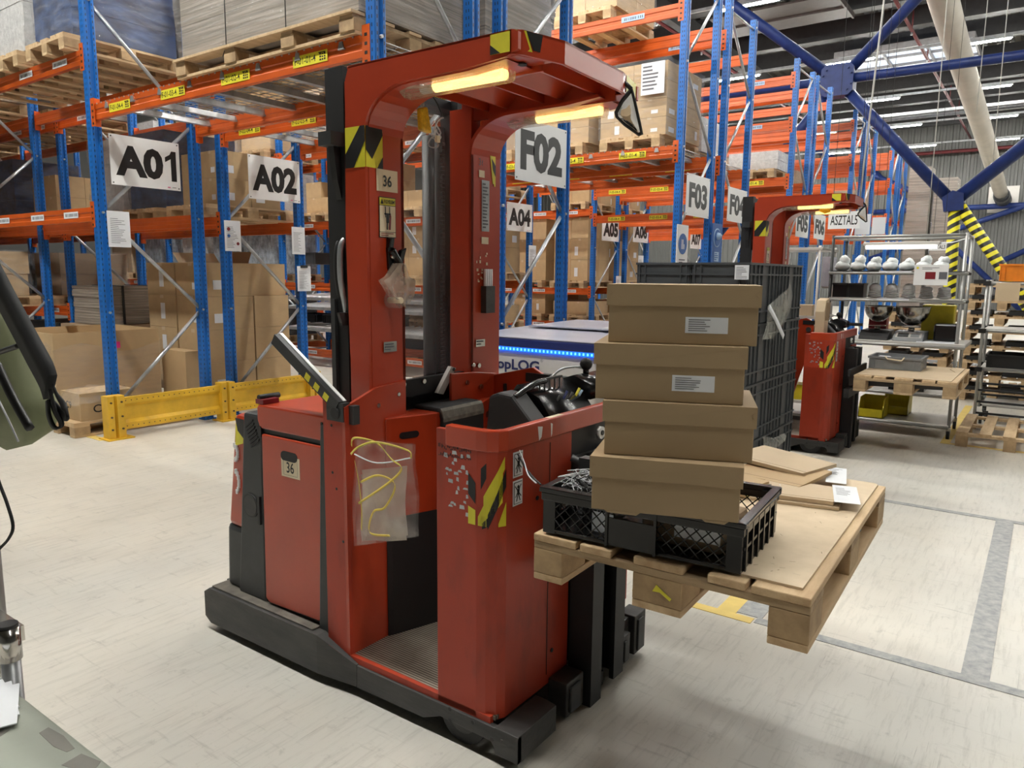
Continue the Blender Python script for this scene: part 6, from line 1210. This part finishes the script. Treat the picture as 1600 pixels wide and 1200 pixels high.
for a_, c_ in (((4.92, 7.9, 1.71), (5.5, 7.9, 1.71)),): q.add([(4.95, 8.5, 1.706), (5.5, 8.5, 1.706), (5.5, 8.62, 1.83), (4.95, 8.62, 1.83)], [(0, 1, 2, 3)], m_card2); q.add([(5.56, 8.0, 1.706), (5.56, 8.5, 1.706), (5.62, 8.5, 1.85), (5.62, 8.0, 1.85)], [(0, 1, 2, 3)], m_card2)
q.top('open_flaps', 'raised pale flaps of the top carton behind the A02 post', 'carton flaps')
pal(4.9, 10.3, 0, 'pallet with strapped flat cardboard behind the big carton', None, 0)
fc = thing('cardboard_bale', 'strapped pile of flat dark cardboard behind the big wrapped carton', 'cardboard', (5.2, 10.4, .9)); q = MB()
for k in range(14): q.box(4.75-R_.uniform(0, .02), 5.8+R_.uniform(0, .02), 10.0, 10.8, .9+k*.036, .9+k*.036+.033, m_wrapgrey)
q.part('flat_sheets', fc); MB().box(5.0, 5.03, 9.99, 10.81, .9, 1.41, m_black).box(5.45, 5.48, 9.99, 10.81, .9, 1.41, m_black).part('strap', fc)
MB().box(4.6, 5.9, 9.9, 10.9, .15, .89, m_card3).top('large_carton', 'large dark carton under the strapped cardboard', 'carton')
wrapped(5.37, 12.2, 0, .95, .9, .7, m_black, 'black wrapped load on the floor deep in the A02 rack'); wrapped(4.05, 12.4, 0, .95, .9, .7, m_card3, 'brown wrapped load on the floor deep in the A01 rack'); wrapped(4.05, 15.6, 0, .95, .9, .7, m_foil, 'pale wrapped load on the floor far down the A01 rack')
# a second yellow guard far left
q = MB().box(8.12, 8.18, 13.5, 16.5, .15, .4, m_yellow).box(8.12, 8.22, 13.4, 13.5, 0, .45, m_yellow); q.top('guard_rail', 'distant yellow guard rail seen between the left blue posts', 'guard rail')
# far side racks along the left aisle
for k, (x, y) in enumerate(((8.93, 11.8), (8.93, 12.85), (8.93, 13.9), (8.93, 15.6), (8.93, 16.8))):
    wrapped(x, y, 1.43, .95, .85, .7, (m_bottles, m_bottles, m_foil, m_bottles, m_card)[k], 'wrapped goods on the far middle shelf across the left aisle, place %s' % nn[k]); wrapped(x, y, .3, .95, .85, .7, (m_black, m_card3, m_black, m_card, m_black)[k], 'wrapped goods on the far low shelf across the left aisle, place %s' % nn[k])
    wrapped(x, y, 2.45, .95, .85, .8, (m_foil, m_card3, m_card, m_foil, m_card3)[k], 'wrapped goods on the far upper shelf across the left aisle, place %s' % nn[k]); wrapped(x, y, 3.6, .95, .85, .9, (m_card, m_card3, m_card, m_foil, m_wrapgrey)[k], 'wrapped goods on the far top shelf across the left aisle, place %s' % nn[k])
# roller shelves seen left of the mast (A03 rack, first bay)
for k, z in enumerate((.62, .98, 1.14)):
    fs = thing('roller_shelf', 'grey roller shelf in the rack left of the truck mast, %s level' % ('lowest', 'middle', 'upper')[k], 'shelf', (8.9, 9.6, z)); q = MB()
    for x in (8.3, 9.3): q.box(x-.02, x+.02, 7.6, 11.0, z, z+.05, m_galv)
    q.part('side_rail', fs); q = MB()
    for j in range(22): q.cyl((8.34, 7.7+j*.15, z+.04), (9.28, 7.7+j*.15, z+.04+.05), .018, m_paper, 6)
    q.part('rollers', fs)
for k, y in enumerate((8.5, 9.6, 10.3)): picktote(8.5, 8.9, y, y+.55, .75, .89, m_blk, 'black_tote', 'black tray on the lowest roller shelf left of the mast, place %s' % nn[k], 'tray')
for k, y in enumerate((8.1, 9.1, 10.1)): stack(8.9, y, 2.45, 2, 2, 2+k % 2, .42, .38, .26, 'on the upper shelf behind the truck mast, place %s' % nn[k], 3, .3)
for k, y in enumerate((8.1, 9.1)): stack(8.9, y, 1.43, 2, 2, 2+(k == 0), .42, .4, .28, 'on the middle shelf behind the truck windscreen, place %s' % nn[k], k, .2)
picktote(8.5, 8.95, 10.3, 10.8, 1.75, 1.95, m_gtote, 'grey_tote', 'dark grey tote standing high behind the A02 list', 'tote')
for k in range(3): wrapped(8.9, 8.1+k, 3.6, .95, .85, .9, (m_card, m_foil, m_card3)[k], 'wrapped load on the top shelf above the roller shelves, place %s' % nn[k])
# A04 .. A06 and beyond
for rk, xx in ((4, 10.25), (5, 13.5), (6, 14.85)):
    for k, y in enumerate((7.95, 8.95, 9.95) if rk < 6 else (7.95, 8.95)):
        w0 = 'in rack A0%d, place %s from the gangway, ' % (rk, nn[k])
        stack(xx, y, 1.5 if rk == 4 else 1.35, 2, 2, 3 if rk > 4 else 2, .45, .4, .42, w0+'middle shelf', (0, 3, 1)[k], .1)
        stack(xx, y, .66, 2, 2, 1+(k % 2), .45, .4, .27, w0+'low shelf', (3, 0, 2)[k], .2)
        if k < 1: stack(xx, y, 2.9, 2, 2, 3, .45, .4, .3, w0+'high shelf', (0, 2)[k], .1)
    for k, y in enumerate((8.2, 9.4)): wrapped(xx, y, 0, .95, .8, .28, (m_card3, m_black)[k], 'dark goods on the floor of the A0%d rack, place %s' % (rk, nn[k]))
# bridges 3..: wrapped cartons
def bridge_load(xc, yc, z, h, lb, nz=4, k=0, note=True):
    pal(xc, yc, z, 'pallet under the '+lb)
    for c_ in range(nz):
        for a_ in range(2):
            for b_ in range(2): carton(xc+(a_-.5)*.52, yc+(b_-.5)*.44, z+.149+c_*h/nz, .515, .435, h/nz*.98, 'brown carton of the '+lb, 'cartons of the '+lb, k)
    o = thing('film_cover', 'stretch film around the '+lb, 'plastic film', (xc, yc, z+.15)); q = MB(); rows = []
    for kk in range(5): rows.append([(xc+dx*(.54+.012*math.sin(kk*2+i)), yc+dy*(.46+.01*math.sin(kk+i*2)), z+.15+(h+.03)*kk/4) for i, (dx, dy) in enumerate(((-1, .5), (-1, -.4), (-1, -1), (-.4, -1), (.4, -1), (1, -1), (1, 0), (1, 1), (0, 1), (-1, 1), (-1, .5)))])
    sheetsurf(q, rows, m_wrap); q.part('film', o)
    if note: q = MB().box(xc-.565, xc-.56, yc-.42, yc-.12, z+.15+h*.55, z+.15+h*.98, m_paper); lines(q, (xc-.567, yc-.14, z+.15+h*.6), (0, -1, 0), (0, 0, 1), .26, h*.35, 7, m_ink, 3, .4, 0); q.part('delivery_note', o)
bridge_load(8.95, 4.3, 3.12, .84, 'wrapped carton load above the F03 sign'); bridge_load(8.95, 5.35, 3.12, .8, 'wrapped carton load second from the F03 post', 4, 3); bridge_load(8.95, 6.45, 3.12, .6, 'low carton load third from the F03 post', 2, 2)
bridge_load(8.95, 5.0, 4.68, .8, 'carton load on the high bridge shelf', 4, 3)
bridge_load(5.4, 5.3, 3.12, .9, 'carton load on the F02 bridge behind the truck roof', 4, 3, False)
for k, (x, y, z, h) in enumerate(((10.3, 4.4, 3.12, .45), (10.3, 5.5, 3.12, .4), (13.4, 4.3, 3.25, .3), (13.4, 5.4, 3.25, .35), (17.83, 5.2, 3.25, .55), (22.43, 4.6, 3.25, .55))):
    wrapped(x, y, z, .95, .85, h, (m_foil, m_card, m_foil, m_card, m_card3, m_card3)[k], 'film wrapped low load on the bridges right of sign F04, place %s' % nn[k])
# far stacked goods near the back wall
for k, (x, y) in enumerate(((26, 3.45), (26, 2.75))): wrapped(x, y, -.149, .9, .58, (4.9, 4.55)[k], m_wrapgrey, 'tall stack of wrapped goods far down the hall, %s one' % ('left', 'right')[k], m_wrap, 0, False)
